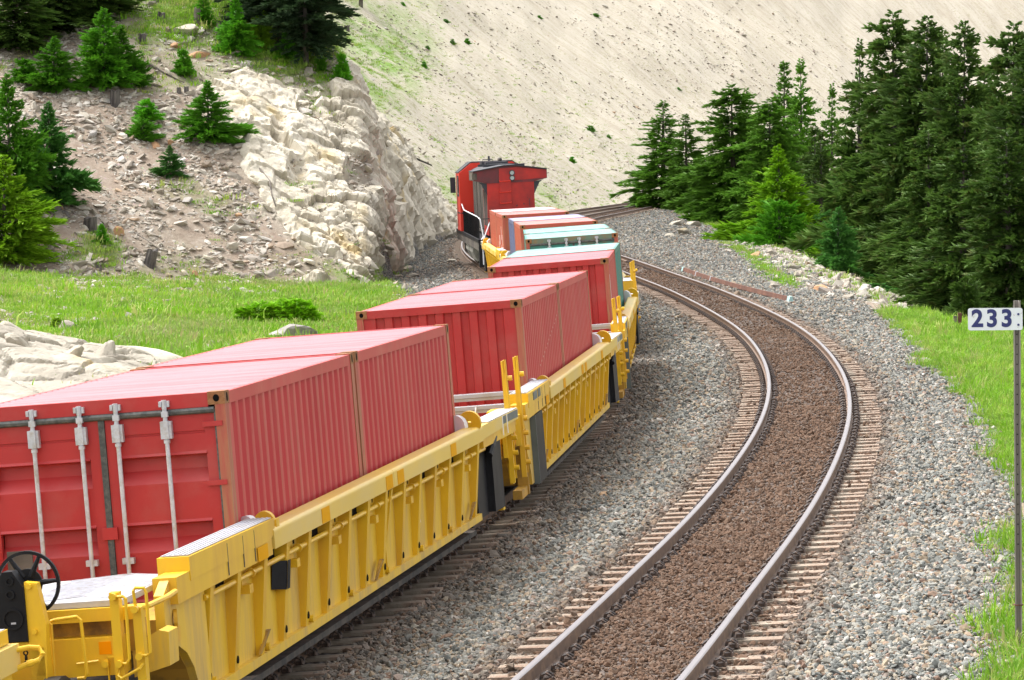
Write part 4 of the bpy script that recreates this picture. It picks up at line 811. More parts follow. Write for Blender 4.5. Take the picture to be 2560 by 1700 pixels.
P('grab_iron', MB().tube([(.70, -4.34, 1.335), (.74, -4.36, 1.345), (.92, -4.36, 1.36), (.95, -4.36, 1.33), (.965, -4.36, .90), (.94, -4.36, .87), (.88, -4.34, .865)], .014, 8), 'yellow')
P('step_iron', MB().tube([(1.24, -4.34, .98), (1.22, -4.36, .87), (1.25, -4.38, .85), (1.40, -4.38, .92), (1.42, -4.34, .95)], .013, 8), 'yellow')
P('bolt', MB().cyl((1.23, -4.36, 1.50), (0, 1, 0), .03, .08, 10).cyl((1.40, -4.36, 1.39), (0, 1, 0), .03, .08, 10).cyl((1.235, -4.36, .965), (0, 1, 0), .03, .08, 10).cyl((1.405, -4.36, 1.015), (0, 1, 0), .03, .08, 10).cyl((1.09, -4.24, .955), (0, 1, 0), .03, .06, 10), 'yellow')
P('uncoupling_rod', MB().tube([(1.395, -4.30, 1.385), (1.46, -4.2, 1.39), (1.50, -3.7, 1.40), (1.50, -3.45, 1.41)], .025, 8), 'yellow'); P('lift_rod', MB().tube([(.86, -4.26, .97), (1.04, -4.26, .985)], .012, 6), 'yellow')
P('link_frame', MB().box(1.105, 1.115, -4.26, -4.24, .80, 1.015).box(1.165, 1.175, -4.26, -4.24, .80, 1.015).box(1.105, 1.175, -4.26, -4.24, 1.0, 1.015).box(1.105, 1.175, -4.26, -4.24, .80, .815), 'yellow')
P('end_cover', MB().prism([(1.25, .80), (1.55, .88), (1.56, 1.15), (1.48, 1.17), (1.25, 1.05)], -4.0, -3.7), 'yellow_panel')
P('black_placard', MB().hexa([(1.36, .62, .93), (1.455, .835, .90), (1.455, .842, .90), (1.36, .63, .93)], [(1.38, .66, 1.19), (1.482, .835, 1.17), (1.482, .842, 1.17), (1.38, .67, 1.19)]).add([(1.462, .838, .90), (1.462, .96, .90), (1.490, .96, 1.17), (1.490, .838, 1.17)], [(0, 1, 2, 3)]), 'black'); P('grey_placard', MB().box(1.365, 1.372, .98, 1.30, .98, 1.22), 'tape')
P('stencil', MB().add([(1.3685, 7.58 + .0, .78 + q * .05) for q in range(0)], []) if False else (lambda t: ([t.box(1.363, 1.3675, 8.35 + (q % 2) * .01, 8.42, .74 + q * .062, .775 + q * .062) for q in range(7)], t)[1])(MB()), 'white')
P('stencil', (lambda t: ([t.box(1.441, 1.4435, -2.3 + q * .10, -2.24 + q * .10, 1.20, 1.245) for q in range(7)], t)[1])(MB()), 'stain')
hb = P('brake_housing', MB().prism([(.35, 1.22), (.585, 1.22), (.585, 1.64), (.545, 1.70), (.50, 1.775), (.42, 1.775), (.37, 1.70), (.345, 1.63)], -4.62, -4.48), 'black')
P('boss', MB().ring((.475, -4.625, 1.70), (0, 1, 0), .035, .022, .02, 14).ring((.47, -4.625, 1.595), (0, 1, 0), .04, .024, .02, 14).ring((.478, -4.625, 1.40), (0, 1, 0), .085, .068, .02, 20), 'black', hb)
P('serial_tag', MB().box(.46, .50, -4.626, -4.62, 1.36, 1.375), 'tread', hb)
wt = MB(); wt.ring((.57, -4.44, 1.655), (0, 1, 0), .262, .236, .03, 40)
for q in range(6):
    a = 2 * math.pi * q / 6 + .05; wt.tube([(.57 + .06 * math.cos(a), -4.44, 1.655 + .06 * math.sin(a)), (.57 + .245 * math.cos(a), -4.44, 1.655 + .245 * math.sin(a))], .017, 8, True, [.028, .015])
wt.cyl((.57, -4.44, 1.655), (0, 1, 0), .12, .02, 24); P('brake_wheel', wt, 'black')
P('brake_bracket', MB().prism([(.585, .80), (.70, .80), (.735, 1.34), (.685, 1.67), (.585, 1.685)], -4.60, -4.50).box(.28, .345, -4.60, -4.50, .8, 1.66).box(.30, .70, -4.58, -4.52, 1.17, 1.21).box(.585, .70, -4.60, -4.40, .75, 1.16), 'yellow')
P('bolt', MB().cyl((.625, -4.61, 1.65), (0, 1, 0), .022, .03, 8).cyl((.64, -4.61, 1.29), (0, 1, 0), .022, .03, 8).cyl((.665, -4.61, 1.16), (0, 1, 0), .018, .03, 8), 'yellow')
P('chain', (lambda t: ([t.ring((.535, -4.55, 1.20 - q * .04), (1, 0, 0) if q % 2 else (0, 1, 0), .022, .012, .012, 8) for q in range(5)], t)[1])(MB()), 'black')
# corner of the car in front of the camera
u = units[-1]; Mi = unit.matrix_world
def Q(name, mb, m):                       # given in the frame of the nearest full car, moved onto the cut-off car
    T = units[-1].matrix_world.inverted() @ CARM[0]; mb.v = [tuple(T @ Vector(v)) for v in mb.v]; return mb.build(name, M[m], units[-1])
Q('corner_beam', MB().box(-.6, .745, -6.3, -5.65, 1.335, 1.445), 'yellow'); Q('corner_plate', MB().box(-.6, .735, -6.25, -5.68, 1.446, 1.452), 'tread')
Q('corner_post', MB().box(-.6, .815, -6.3, -5.62, 1.13, 1.330), 'chord'); Q('reflector', MB().box(.50, .60, -6.306, -6.299, 1.13, 1.25), 'orange_deep')
Q('hand_rail', MB().tube([(.78, -5.7, 1.285), (.88, -5.6, 1.29), (.955, -5.58, 1.28), (.99, -5.6, 1.235), (.955, -5.62, 1.19), (.86, -5.66, 1.165), (.72, -5.75, 1.12)], .022, 10), 'yellow'); Q('collar', MB().cyl((.90, -5.645, 1.175), (.9, .3, .2), .029, .05, 10), 'yellow')
Q('lower_beam', MB().box(-.6, .78, -6.2, -5.75, .9, 1.12), 'yellow')
# ---------------------------------------------------------------- locomotive (local y = 0 at the rear hood face)
loco = empty('locomotive'); tag(loco, 'red diesel locomotive with black roof and twin rear headlamps leading the container train', 'locomotive')
ly = 149.6; th = math.atan2(float(TX(ly + 19)) - float(TX(ly)), 19.); e = .030
loco.matrix_world = Matrix.Translation((float(TX(ly)) + .06, ly, float(ZT(ly)))) @ Matrix.Rotation(-th, 4, 'Z') @ Matrix.Rotation(-e, 4, 'Y')
def K(name, mb, m, par=loco): return mb.build(name, M[m], par)
hood = K('rear_hood', MB().box(-.99, .99, 0, 3.8, 1.6, 3.86), 'loco_red')
K('hood_panel', MB().box(-.47, .02, -.05, .0, 1.62, 4.22), 'loco_red', hood)
wing = [(-1.55, 3.93), (-.98, 3.80), (.98, 3.80), (1.55, 3.93), (1.55, 4.30), (.25, 4.50), (-.25, 4.50), (-1.55, 4.30)]
wg = K('radiator_wing', MB().prism(wing, -.02, 3.9), 'loco_dark')
K('wing_face', MB().prism([(-.46, 3.86), (1.53, 3.95), (1.53, 4.27), (.25, 4.44), (-.46, 4.40)], -.035, -.021), 'loco_red', wg)
K('wing_roof', MB().prism([(-1.57, 4.30), (-.25, 4.505), (.25, 4.505), (1.57, 4.30), (1.57, 4.335), (.25, 4.545), (-.25, 4.545), (-1.57, 4.335)], -.10, 3.95), 'roof_black', wg)
K('wing_end_cap', MB().box(-1.56, -1.552, .1, 3.8, 3.95, 4.28).box(-1.60, -1.40, -.03, .02, 3.98, 4.24), 'grime', wg)
for s in (-1, 1):
    t = MB(); t.prism([(s * .99, 3.80), (s * 1.36, 3.86), (s * 1.22, 3.76), (s * .995, 3.30)], .02, .30); K('wing_strut', t, 'roof_black', wg)
    t = MB(); t.prism([(s * 1.05 - .07, 3.93), (s * 1.05 + .07, 3.93), (s * 1.05, 3.84)], -.04, -.022); K('drain_bracket', t, 'loco_dark', wg)
for z in (3.99, 4.205 - .0):
    l = K('headlamp', MB().ring((.08, -.05, z), (0, 1, 0), .118, .085, .09, 22), 'roof_black'); K('lens', MB().cyl((.08, -.055, z), (0, 1, 0), .085, .06, 20), 'lamp', l)
for z in (3.86, 3.40, 2.94): K('hand_hold', MB().tube([(-.46, -.05, z + .05), (-.46, -.13, z), (.0, -.13, z + .01), (.0, -.05, z + .06)], .018, 7), 'loco_bright', hood)
K('fitting', MB().box(.20, .27, -.02, 0, 2.80, 2.86).box(.50, .56, -.02, 0, 2.86, 2.92).cyl((.70, -.01, 3.15), (0, 1, 0), .02, .02, 8).box(.75, .79, -.02, 0, 2.8, 3.1), 'loco_dark', hood)
K('long_hood', MB().box(-.93, .93, 3.8, 14.6, 1.6, 4.22), 'grime'); K('hood_door', MB().box(-.945, -.93, 4.2, 7.0, 1.8, 4.0).box(-.945, -.93, 7.3, 10.3, 1.8, 4.0).box(-.945, -.93, 10.6, 13.8, 1.8, 4.0), 'grime')
t = MB()
for q in range(14): t.box(-.955, -.935, 4.4 + q * .7, 4.46 + q * .7, 1.75, 4.05)
K('hood_louvre', t, 'dark')
K('hood_roof', MB().prism([(-.95, 4.22), (.95, 4.22), (.95, 4.32), (.6, 4.47), (-.6, 4.47), (-.95, 4.32)], 3.96, 15.0), 'roof_black')
K('roof_fan', MB().cyl((0, 6.0, 4.50), (0, 0, 1), .55, .14, 20).cyl((0, 8.6, 4.50), (0, 0, 1), .55, .14, 20), 'roof_black'); K('exhaust_stack', MB().box(-.5, .5, 10.4, 11.6, 4.45, 4.64), 'roof_black'); K('roof_box', MB().box(-.6, .6, 12.2, 14.2, 4.45, 4.66).tube([(-.55, 12.3, 4.66), (-.55, 12.3, 4.76), (-.1, 12.3, 4.76), (-.1, 12.3, 4.66)], .02, 6), 'roof_black')
cab = K('cab', MB().prism([(-1.54, 1.5), (1.54, 1.5), (1.54, 4.18), (.95, 4.62), (-.95, 4.62), (-1.54, 4.18)], 15.0, 18.8), 'loco_bright')
K('cab_roof', MB().prism([(-1.56, 4.185), (-.95, 4.635), (.95, 4.635), (1.56, 4.185), (1.56, 4.22), (.96, 4.685), (-.96, 4.685), (-1.56, 4.22)], 15.3, 18.9), 'roof_black', cab)
w_ = K('window_frame', MB().box(-1.56, -1.54, 15.55, 17.3, 3.10, 4.06), 'roof_black', cab); K('window_pane', MB().box(-1.566, -1.556, 15.66, 17.19, 3.19, 3.97), 'glass', w_)
K('cab_stripe', MB().box(-1.548, -1.54, 15.0, 18.8, 2.30, 2.36).box(-1.5, -.95, 14.99, 15.0, 2.30, 2.36), 'roof_black', cab); K('mirror', MB().box(-1.86, -1.62, 17.5, 17.62, 3.25, 3.98), 'roof_black', cab)
K('short_hood', MB().box(-.95, .95, 18.8, 21.2, 1.5, 3.2), 'loco_red')
K('walkway', MB().box(-1.52, 1.52, -1.55, 21.5, 1.36, 1.50), 'black'); K('side_skirt', MB().box(-1.50, -1.42, -1.5, 21.5, 1.02, 1.36).box(1.42, 1.50, -1.5, 21.5, 1.02, 1.36), 'grime')
for s in (-1, 1):
    K('hand_rail', MB().tube([(s * 1.44, -1.3, 2.38), (s * 1.44, .2, 2.42), (s * 1.44, 7., 2.46), (s * 1.44, 13.6, 2.50), (s * 1.47, 15, 2.75)], .024, 6), 'white')
    for y in np.arange(-.6, 15, 1.05): K('rail_post', MB().box(s * 1.44 - .022, s * 1.44 + .022, y, y + .05, 1.5, 2.45), 'black')
    K('grab_rail', MB().tube([(s * 1.44, -1.3, 2.38), (s * 1.40, -1.36, 2.33), (s * 1.30, -1.42, 1.60), (s * 1.42, -1.5, 1.45), (s * 1.42, -1.5, .45)], .026, 7), 'white')
    K('grab_rail', MB().tube([(s * .80, -.9, 2.55), (s * .86, -1.1, 2.5), (s * 1.28, -1.48, 1.55), (s * 1.34, -1.55, 1.40), (s * 1.34, -1.55, .45)], .026, 7), 'white')
    K('step_well', MB().box(min(s * 1.05, s * 1.5), max(s * 1.05, s * 1.5), -1.55, -1.0, .35, 1.36), 'black')
K('fuel_tank', MB().prism([(-1.42, .75), (-1.25, .36), (1.25, .36), (1.42, .75), (1.42, 1.2), (-1.42, 1.2)], 6.2, 13.4), 'tank')
for y0 in (.2, 14.6):
    tr = K('truck', MB().box(-1.25, -1.02, y0, y0 + 4.4, .45, .95).box(1.02, 1.25, y0, y0 + 4.4, .45, .95).box(-1.0, 1.0, y0 + .5, y0 + 3.9, .6, 1.2), 'dark')
    for q in range(3):
        for x in (-.76, .76): K('wheel', MB().cyl((x, y0 + .6 + q * 1.65, .53), (1, 0, 0), .53, .14, 20), 'dark', tr)
K('air_reservoir', MB().cyl((-1.20, 2.6, 1.02), (0, 1, 0), .19, 2.2, 14), 'tank')
K('coupler', MB().box(-.15, .15, -2.3, -1.5, .75, 1.0).box(-.5, .5, -1.7, -1.5, .6, 1.1), 'dark')

K('hood_grille', MB().box(-1.0, -.985, .45, 1.7, 2.0, 3.5), 'dark', hood); K('hood_grille', MB().box(-1.0, -.985, 2.0, 3.4, 2.0, 3.5), 'dark', hood)
K('side_door', MB().box(-1.55, -1.541, 17.55, 18.4, 1.7, 3.9), 'loco_red', cab); K('horn', MB().cyl((.3, 13.2, 4.74), (0, 1, 0), .06, .5, 10, .11), 'grime'); K('antenna', MB().cyl((-.05, 16.5, 4.8), (0, 0, 1), .05, .22, 8), 'roof_black'); K('roof_rib', MB().box(-.9, .9, 4.6, 4.7, 4.46, 4.56).box(-.9, .9, 9.6, 9.7, 4.46, 4.56), 'roof_black')
K('end_rail', MB().tube([(-1.3, -1.45, 2.35), (-.3, -1.45, 2.35)], .02, 6), 'black'); K('end_rail', MB().tube([(1.3, -1.45, 2.35), (.3, -1.45, 2.35)], .02, 6), 'black')
for x in (-1.0, -.65, -.32, .32, .65, 1.0): K('end_rail_post', MB().box(x - .02, x + .02, -1.47, -1.43, 1.5, 2.36), 'black')
# ---------------------------------------------------------------- trees, rocks and stumps: (.., x, y, z, size, label)
TREES = [
    ('spruce_tree', 'slim', 13.42, 312.0, -0.63, 9.59, 2.43, 'dark spruce at the left end of the right wood, its foot by the far track'),
    ('spruce_tree', 'slim', 15.19, 305.0, -0.78, 8.51, 1.64, 'narrow spruce just right of the tree beside the far track'),
    ('spruce_tree', 'slim', 11.54, 322.0, -0.62, 2.59, 0.67, 'small sapling spruce at the left foot of the first spruce beside the far track'),
    ('spruce_tree', 'broad', 16.48, 262.0, -2.26, 11.62, 2.62, 'fresh green broad spruce behind the bright yellow green fir, left of the paired tips'),
    ('spruce_tree', 'slim', 19.15, 290.0, -3.8, 13.31, 1.94, 'darker spruce peering over the fresh green broad spruce'),
    ('spruce_tree', 'slim', 20.46, 268.0, -4.96, 16.18, 2.03, 'left one of two tall paired spruce tips in the middle of the wood'),
    ('spruce_tree', 'slim', 21.47, 262.0, -5.54, 16.66, 2.11, 'right one of two tall paired spruce tips in the middle of the wood'),
    ('spruce_tree', 'broad', 17.42, 240.0, -2.72, 10.63, 2.28, 'mid green spruce below the paired tips with a visible grey stem'),
    ('spruce_tree', 'slim', 22.57, 250.0, -6.14, 15.2, 1.52, 'pale thin spruce right of the paired tips'),
    ('fir_tree', 'young', 14.84, 195.0, -1.12, 5.84, 2.28, 'bright yellow green fir with drooping boughs standing above the rubble bank'),
    ('fir_tree', 'bush', 14.06, 186.0, -0.74, 2.47, 1.27, 'low vivid green fir at the foot of the bright yellow green fir'),
    ('fir_tree', 'young', 13.96, 152.0, -0.93, 2.99, 1.11, 'small blue green fir on the rubble bank in front of the tall dark trees'),
    ('spruce_tree', 'slim', 17.32, 178.0, -3.19, 13.17, 1.26, 'dark narrow spruce with a pointed top left of the tallest trees'),
    ('spruce_tree', 'broad', 18.85, 176.0, -4.22, 15.48, 2.4, 'tallest spruce with a brownish top at the left of the big dark group'),
    ('spruce_tree', 'broad', 19.48, 168.0, -4.79, 15.48, 2.77, 'massive dark spruce with a grey stem in the centre of the big dark group'),
    ('spruce_tree', 'slim', 22.83, 190.0, -6.68, 17.47, 1.85, 'spruce behind the massive dark one, only its top showing'),
    ('spruce_tree', 'broad', 19.16, 150.0, -4.85, 14.65, 2.01, 'dark spruce with a dense rounded tip right of the massive one'),
    ('spruce_tree', 'broad', 19.3, 138.0, -5.14, 14.45, 1.85, 'very dark spruce second from the right edge'),
    ('spruce_tree', 'broad', 18.68, 128.0, -4.72, 13.21, 1.87, 'very dark spruce cut by the right edge above the sign'),
    ('spruce_tree', 'broad', 15.45, 122.0, -3.03, 7.74, 1.64, 'lower dark spruce filling the front of the big dark group'),
    ('spruce_tree', 'broad', 15.76, 112.0, -3.3, 8.38, 1.64, 'lower dark spruce behind the milepost sign'),
    ('spruce_tree', 'broad', 16.46, 140.0, -3.25, 8.5, 1.54, 'lower dark spruce at the front left of the big dark group'),
    ('spruce_tree', 'slim', 18.73, 215.0, -3.73, 9.42, 1.57, 'dark spruce with bare dead lower twigs behind the bright fir'),
    ('spruce_tree', 'slim', 17.69, 185.0, -3.35, 8.2, 1.35, 'shadowed spruce behind the small blue green fir'),
    ('spruce_tree', 'slim', 16.43, 290.0, -2.07, 7.22, 1.77, 'small spruce between the two left groups'),
    ('spruce_tree', 'slim', 21.38, 205.0, -5.79, 14.62, 2.0, 'shaded spruce filling the gap left of the massive dark one'),
    ('spruce_tree', 'slim', 24.51, 200.0, -6.86, 16.76, 2.19, 'shaded spruce filling the gap right of the massive dark one'),
    ('spruce_tree', 'slim', 26.15, 195.0, -6.94, 15.97, 2.14, 'shaded spruce between the two darkest trees near the right edge'),
    ('spruce_tree', 'slim', 20.05, 235.0, -4.6, 10.69, 2.01, 'shaded spruce deep in the wood behind the bright fir'),
    ('fir_tree', 'bush', 13.34, 104.0, -0.71, 1.28, 0.57, 'low dark fir bush at the foot of the big dark group near the brown post'),
    ('fir_tree', 'bush', 13.59, 134.0, -0.95, 0.41, 0.74, 'low fir bush right of the small blue green fir'),
    ('spruce_tree', 'broad', -23.09, 167.84, 9.73, 3.53, 1.27, 'dark spruce at the top left corner of the hillside'),
    ('spruce_tree', 'broad', -21.61, 170.77, 10.79, 3.63, 1.25, 'dark spruce second from the top left corner'),
    ('spruce_tree', 'broad', -20.23, 172.37, 11.25, 3.87, 1.26, 'dark spruce third from the top left corner, trunk in shadow'),
    ('spruce_tree', 'slim', -18.96, 173.29, 11.52, 2.6, 0.76, 'small dark spruce near the grass at the top of the hillside'),
    ('fir_tree', 'young', -20.98, 164.59, 7.71, 2.47, 1.16, 'mid green fir with spreading low boughs above the left bare dirt'),
    ('fir_tree', 'bush', -22.3, 164.8, 8.03, 1.08, 0.8, 'low fir bush left of the spreading fir'),
    ('fir_tree', 'young', -18.79, 165.61, 7.8, 3.69, 1.17, 'tall bushy fir above the dark stump'),
    ('fir_tree', 'young', -18.06, 166.35, 8.01, 2.7, 0.81, 'fir growing against the tall bushy fir'),
    ('fir_tree', 'bush', -17.47, 166.05, 7.79, 1.19, 0.73, 'low round fir bush right of the tall bushy fir'),
    ('fir_tree', 'young', -21.43, 152.74, 2.4, 5.74, 1.19, 'big fir at the left edge below the bare dirt'),
    ('fir_tree', 'young', -19.92, 154.52, 2.69, 4.29, 1.13, 'blue green fir with a pointed top right of the big left edge fir'),
    ('fir_tree', 'young', -21.16, 148.59, 0.28, 4.42, 1.52, 'light yellow green fir at the left edge above the meadow'),
    ('fir_tree', 'young', -13.69, 161.97, 5.21, 2.79, 1.3, 'bushy fir with a spire top alone in the middle of the dirt slope'),
    ('fir_tree', 'bush', -16.56, 163.2, 6.22, 0.95, 0.6, 'pale thin fir seedling in the middle of the dirt slope'),
    ('fir_tree', 'bush', -16.6, 161.47, 5.3, 0.94, 0.63, 'small round fir bush above the reddish boulder'),
    ('fir_tree', 'bush', -15.3, 168.28, 8.38, 1.18, 0.57, 'small fir bush below the long reddish boulder'),
    ('fir_tree', 'young', -15.14, 158.69, 3.69, 1.41, 0.62, 'small blue green fir on the bare dirt below the reddish boulder'),
    ('fir_tree', 'young', -13.05, 171.15, 9.41, 2.75, 0.96, 'bright green young fir on the crest, its stem showing'),
    ('fir_tree', 'slim', -14.78, 173.45, 10.88, 1.82, 0.51, 'thin bright fir beside the snags at the top of the slope'),
    ('pine_tree', 'pine', -9.75, 171.61, 8.79, 5.52, 1.21, 'dark pine with a bare lower stem at the end of the crest'),
    ('pine_tree', 'pine', -11.09, 173.29, 9.94, 5.11, 1.18, 'dark pine left of the one at the end of the crest'),
    ('pine_tree', 'pine', -12.26, 175.15, 11.18, 4.21, 1.07, 'dark pine at the left of the pine group'),
    ('pine_tree', 'pine', -10.72, 175.39, 10.85, 4.54, 1.07, 'dark pine at the back of the pine group'),
    ('fir_tree', 'young', -10.74, 171.84, 9.15, 1.41, 0.59, 'light green fir sapling under the dark pines'),
    ('fir_tree', 'bush', -11.99, 172.45, 9.72, 1.54, 0.55, 'yellowish bush on the crest left of the dark pines'),
    ('fir_tree', 'bush', -7.95, 170.85, 8.05, 1.28, 0.5, 'fresh green bush on the grass right of the dark pines'),
    ('fir_tree', 'bush', -8.97, 171.38, 8.51, 0.7, 0.33, 'tiny green bush beside the pine stem'),
    ('pine_tree', 'bare', -16.88, 348.37, 18.16, 8.25, 1.27, 'reddish bare pine trunk at the top edge right of the pine group'),
    ('pine_tree', 'bare', -15.06, 366.15, 19.71, 7.78, 1.34, 'second reddish pine trunk at the top edge, farther right'),
    ('fir_tree', 'bush', -17.38, 151.26, 0.89, 0.82, 0.33, 'small green seedling beside the burnt stump on the lower slope'),
]
ROCKS = [
    ('CREAM', -15.74, 171.91, 10.38, 0.80, 0.63, 'flat topped pale boulder on the grassy crest'),
    ('ORANGER', -14.92, 169.94, 9.23, 0.87, 0.50, 'long reddish brown boulder on the crest'),
    ('ORANGER', -15.90, 170.62, 9.76, 0.46, 0.29, 'reddish brown boulder left of the long one on the crest'),
    ('GREYR', -18.66, 163.93, 7.09, 0.40, 0.28, 'brown boulder against the dark stump'),
    ('GREYR', -18.88, 160.82, 5.41, 0.33, 0.51, 'grey pitted boulder alone on the bare dirt'),
    ('ORANGER', -15.97, 160.97, 4.94, 0.37, 0.39, 'reddish boulder below the small round fir bush'),
    ('ORANGER', -15.34, 161.25, 5.09, 0.28, 0.28, 'orange tan boulder touching the reddish boulder'),
    ('DARKR', -19.75, 153.36, 2.26, 0.37, 0.56, 'dark grey boulder below the left edge firs'),
    ('DARKR', -19.17, 153.22, 2.03, 0.26, 0.34, 'small dark boulder right of the dark grey one'),
    ('ORANGER', -16.81, 152.34, 1.22, 0.24, 0.45, 'orange angular stone right of the burnt stump'),
    ('PALER', -18.34, 151.59, 1.25, 0.33, 0.26, 'pale slab below the burnt stump'),
    ('GREYR', -6.65, 106.66, -1.01, 0.88, 0.55, 'large low boulder in the meadow behind the nearest container'),
    ('PALER', -13.44, 106.85, -0.64, 0.39, 0.34, 'white boulder at the edge of the meadow with a small bush'),
    ('CREAM', -12.93, 169.48, 8.70, 0.37, 0.21, 'pale slab on the grass under the bright fir'),
    ('PALER', -13.52, 169.11, 8.60, 0.70, 0.16, 'flat white slab on the hillside'),
    ('ORANGER', -11.04, 170.47, 8.59, 0.25, 0.17, 'rusty stone on the grassy shoulder'),
    ('PALER', -15.16, 161.83, 5.40, 0.20, 0.18, 'pale stone right of the reddish boulder'),
    ('CREAM', -14.10, 159.12, 3.83, 0.31, 0.23, 'cream stone on the bare slope right of the small blue green fir'),
    ('GREYR', -14.22, 156.38, 2.52, 0.38, 0.31, 'grey brown stone at the top of the broken ledge'),
    ('PALER', -13.03, 155.62, 1.75, 0.42, 0.27, 'pale stone on the broken ledge'),
    ('ORANGER', -12.03, 156.24, 1.92, 0.27, 0.19, 'ochre stone on the broken ledge'),
    ('PALER', -14.54, 150.25, -0.50, 0.26, 0.18, 'white stone in the upper meadow'),
    ('ORANGER', -15.96, 143.66, -0.52, 0.21, 0.16, 'tan stone in the upper meadow at the left'),
    ('CREAM', -10.92, 152.07, -0.61, 0.19, 0.17, 'round cream stone at the foot of the dirt slope'),
    ('ORANGER', -13.43, 151.12, -0.55, 0.26, 0.33, 'tan angular stone at the foot of the dirt slope'),
    ('PALER', 13.73, 272.69, -0.67, 0.80, 0.53, 'white boulder topping the pile beside the far trees'),
    ('PALER', 9.78, 209.60, 0.17, 0.72, 0.36, 'white boulder at the left of the pile beside the far trees'),
    ('CREAM', 10.95, 212.51, 0.04, 0.57, 0.41, 'cream boulder at the right of the pile beside the far trees'),
    ('PALER', 9.86, 200.85, -0.14, 0.59, 0.34, 'white boulder at the foot of the pile beside the far trees'),
    ('PALER', 8.89, 198.28, -0.19, 0.44, 0.24, 'low white boulder left of the pile foot'),
    ('ORANGER', 11.24, 163.49, -0.34, 0.40, 0.20, 'orange slab in the rubble below the bright fir'),
    ('CREAM', 12.30, 193.06, -0.47, 0.33, 0.19, 'cream stone at the top of the rubble bank'),
    ('CREAM', 10.58, 129.18, -0.25, 0.41, 0.22, 'cream slab in the middle of the rubble bank'),
    ('ORANGER', 10.37, 119.56, -0.22, 0.41, 0.23, 'tan slab low in the rubble bank'),
    ('PALER', 11.46, 144.23, -0.31, 0.35, 0.21, 'pale slab in the rubble left of the small blue green fir'),
    ('PALER', 10.72, 113.20, -0.22, 0.30, 0.19, 'pale slab beside the foot of the small blue green fir'),
    ('PALER', -2.94, 174.53, -0.76, 0.34, 0.17, 'pale stone at the left edge of the ballast near the locomotive'),
    ('PALER', -5.17, 173.99, -1.14, 0.34, 0.25, 'round white boulder at the foot of the outcrop'),
    ('CREAM', -5.37, 165.17, -1.15, 0.36, 0.20, 'cream slab between grass and ballast'),
    ('PALER', -4.60, 164.80, -1.14, 0.36, 0.20, 'pale slab between grass and ballast'),
    ('ORANGER', -5.03, 150.45, -1.15, 0.22, 0.18, 'orange stone at the ballast toe'),
    ('ORANGER', -4.76, 142.83, -1.07, 0.21, 0.16, 'second orange stone at the ballast toe'),
    ('PALER', -6.75, 131.96, -0.93, 0.23, 0.11, 'pale stone in the meadow below the outcrop'),
    ('PALER', -7.58, 136.74, -0.96, 0.17, 0.12, 'small pale stone in the meadow below the outcrop'),
]
STUMPS = [
    (-18.13, 164.00, 6.99, 0.24, 0.72, 'dark square stump next to a brown boulder on the upper dirt slope'),
    (-17.52, 170.69, 10.09, 0.23, 0.42, 'small dark stump on the grass near the crest'),
    (-16.82, 173.06, 11.18, 0.21, 0.46, 'charred stump with reddish base near the top edge'),
    (-14.10, 161.61, 5.19, 0.28, 0.51, 'weathered stump at the foot of the bushy spire topped fir'),
    (-17.96, 152.34, 1.51, 0.32, 0.59, 'burnt stump on the lower slope above the meadow'),
    (-15.32, 150.72, 0.00, 0.26, 0.74, 'leaning burnt stump at the foot of the dirt slope'),
    (-15.37, 166.05, 7.56, 0.10, 0.28, 'left of two tiny twin stumps on the dirt slope'),
    (-15.05, 166.28, 7.56, 0.12, 0.32, 'right of two tiny twin stumps on the dirt slope'),
    (-13.97, 172.76, 10.38, 0.19, 0.63, 'tall grey stump beside the bright young fir'),
    (-15.08, 173.29, 10.96, 0.19, 0.85, 'grey snag near the thin bright fir'),
    (-17.31, 149.32, -0.11, 0.13, 0.29, 'small burnt stub at the top of the meadow'),
    (-17.22, 174.92, 12.21, 0.17, 0.34, 'short dark stump at the top edge'),
    (-15.31, 339.20, 16.39, 0.29, 0.50, 'stub on the far grass under the reddish trunks'),
    (-15.78, 337.10, 16.41, 0.21, 0.37, 'tiny stub on the far grass'),
]
SHRUBS = [
    (-8.39, 369.25, 15.41),
    (-4.41, 381.43, 16.28),
    (-6.76, 387.07, 18.80),
    (-5.89, 376.88, 16.08),
    (3.64, 418.00, 20.25),
    (8.69, 379.23, 6.79),
    (10.62, 381.60, 6.04),
    (6.22, 356.51, 3.54),
    (10.61, 431.79, 20.95),
    (-8.24, 348.21, 13.01),
    (20.13, 423.61, 11.73),
    (-2.34, 302.99, 3.28),
    (-11.17, 379.74, 20.38),
    (15.66, 394.89, 6.03),
]
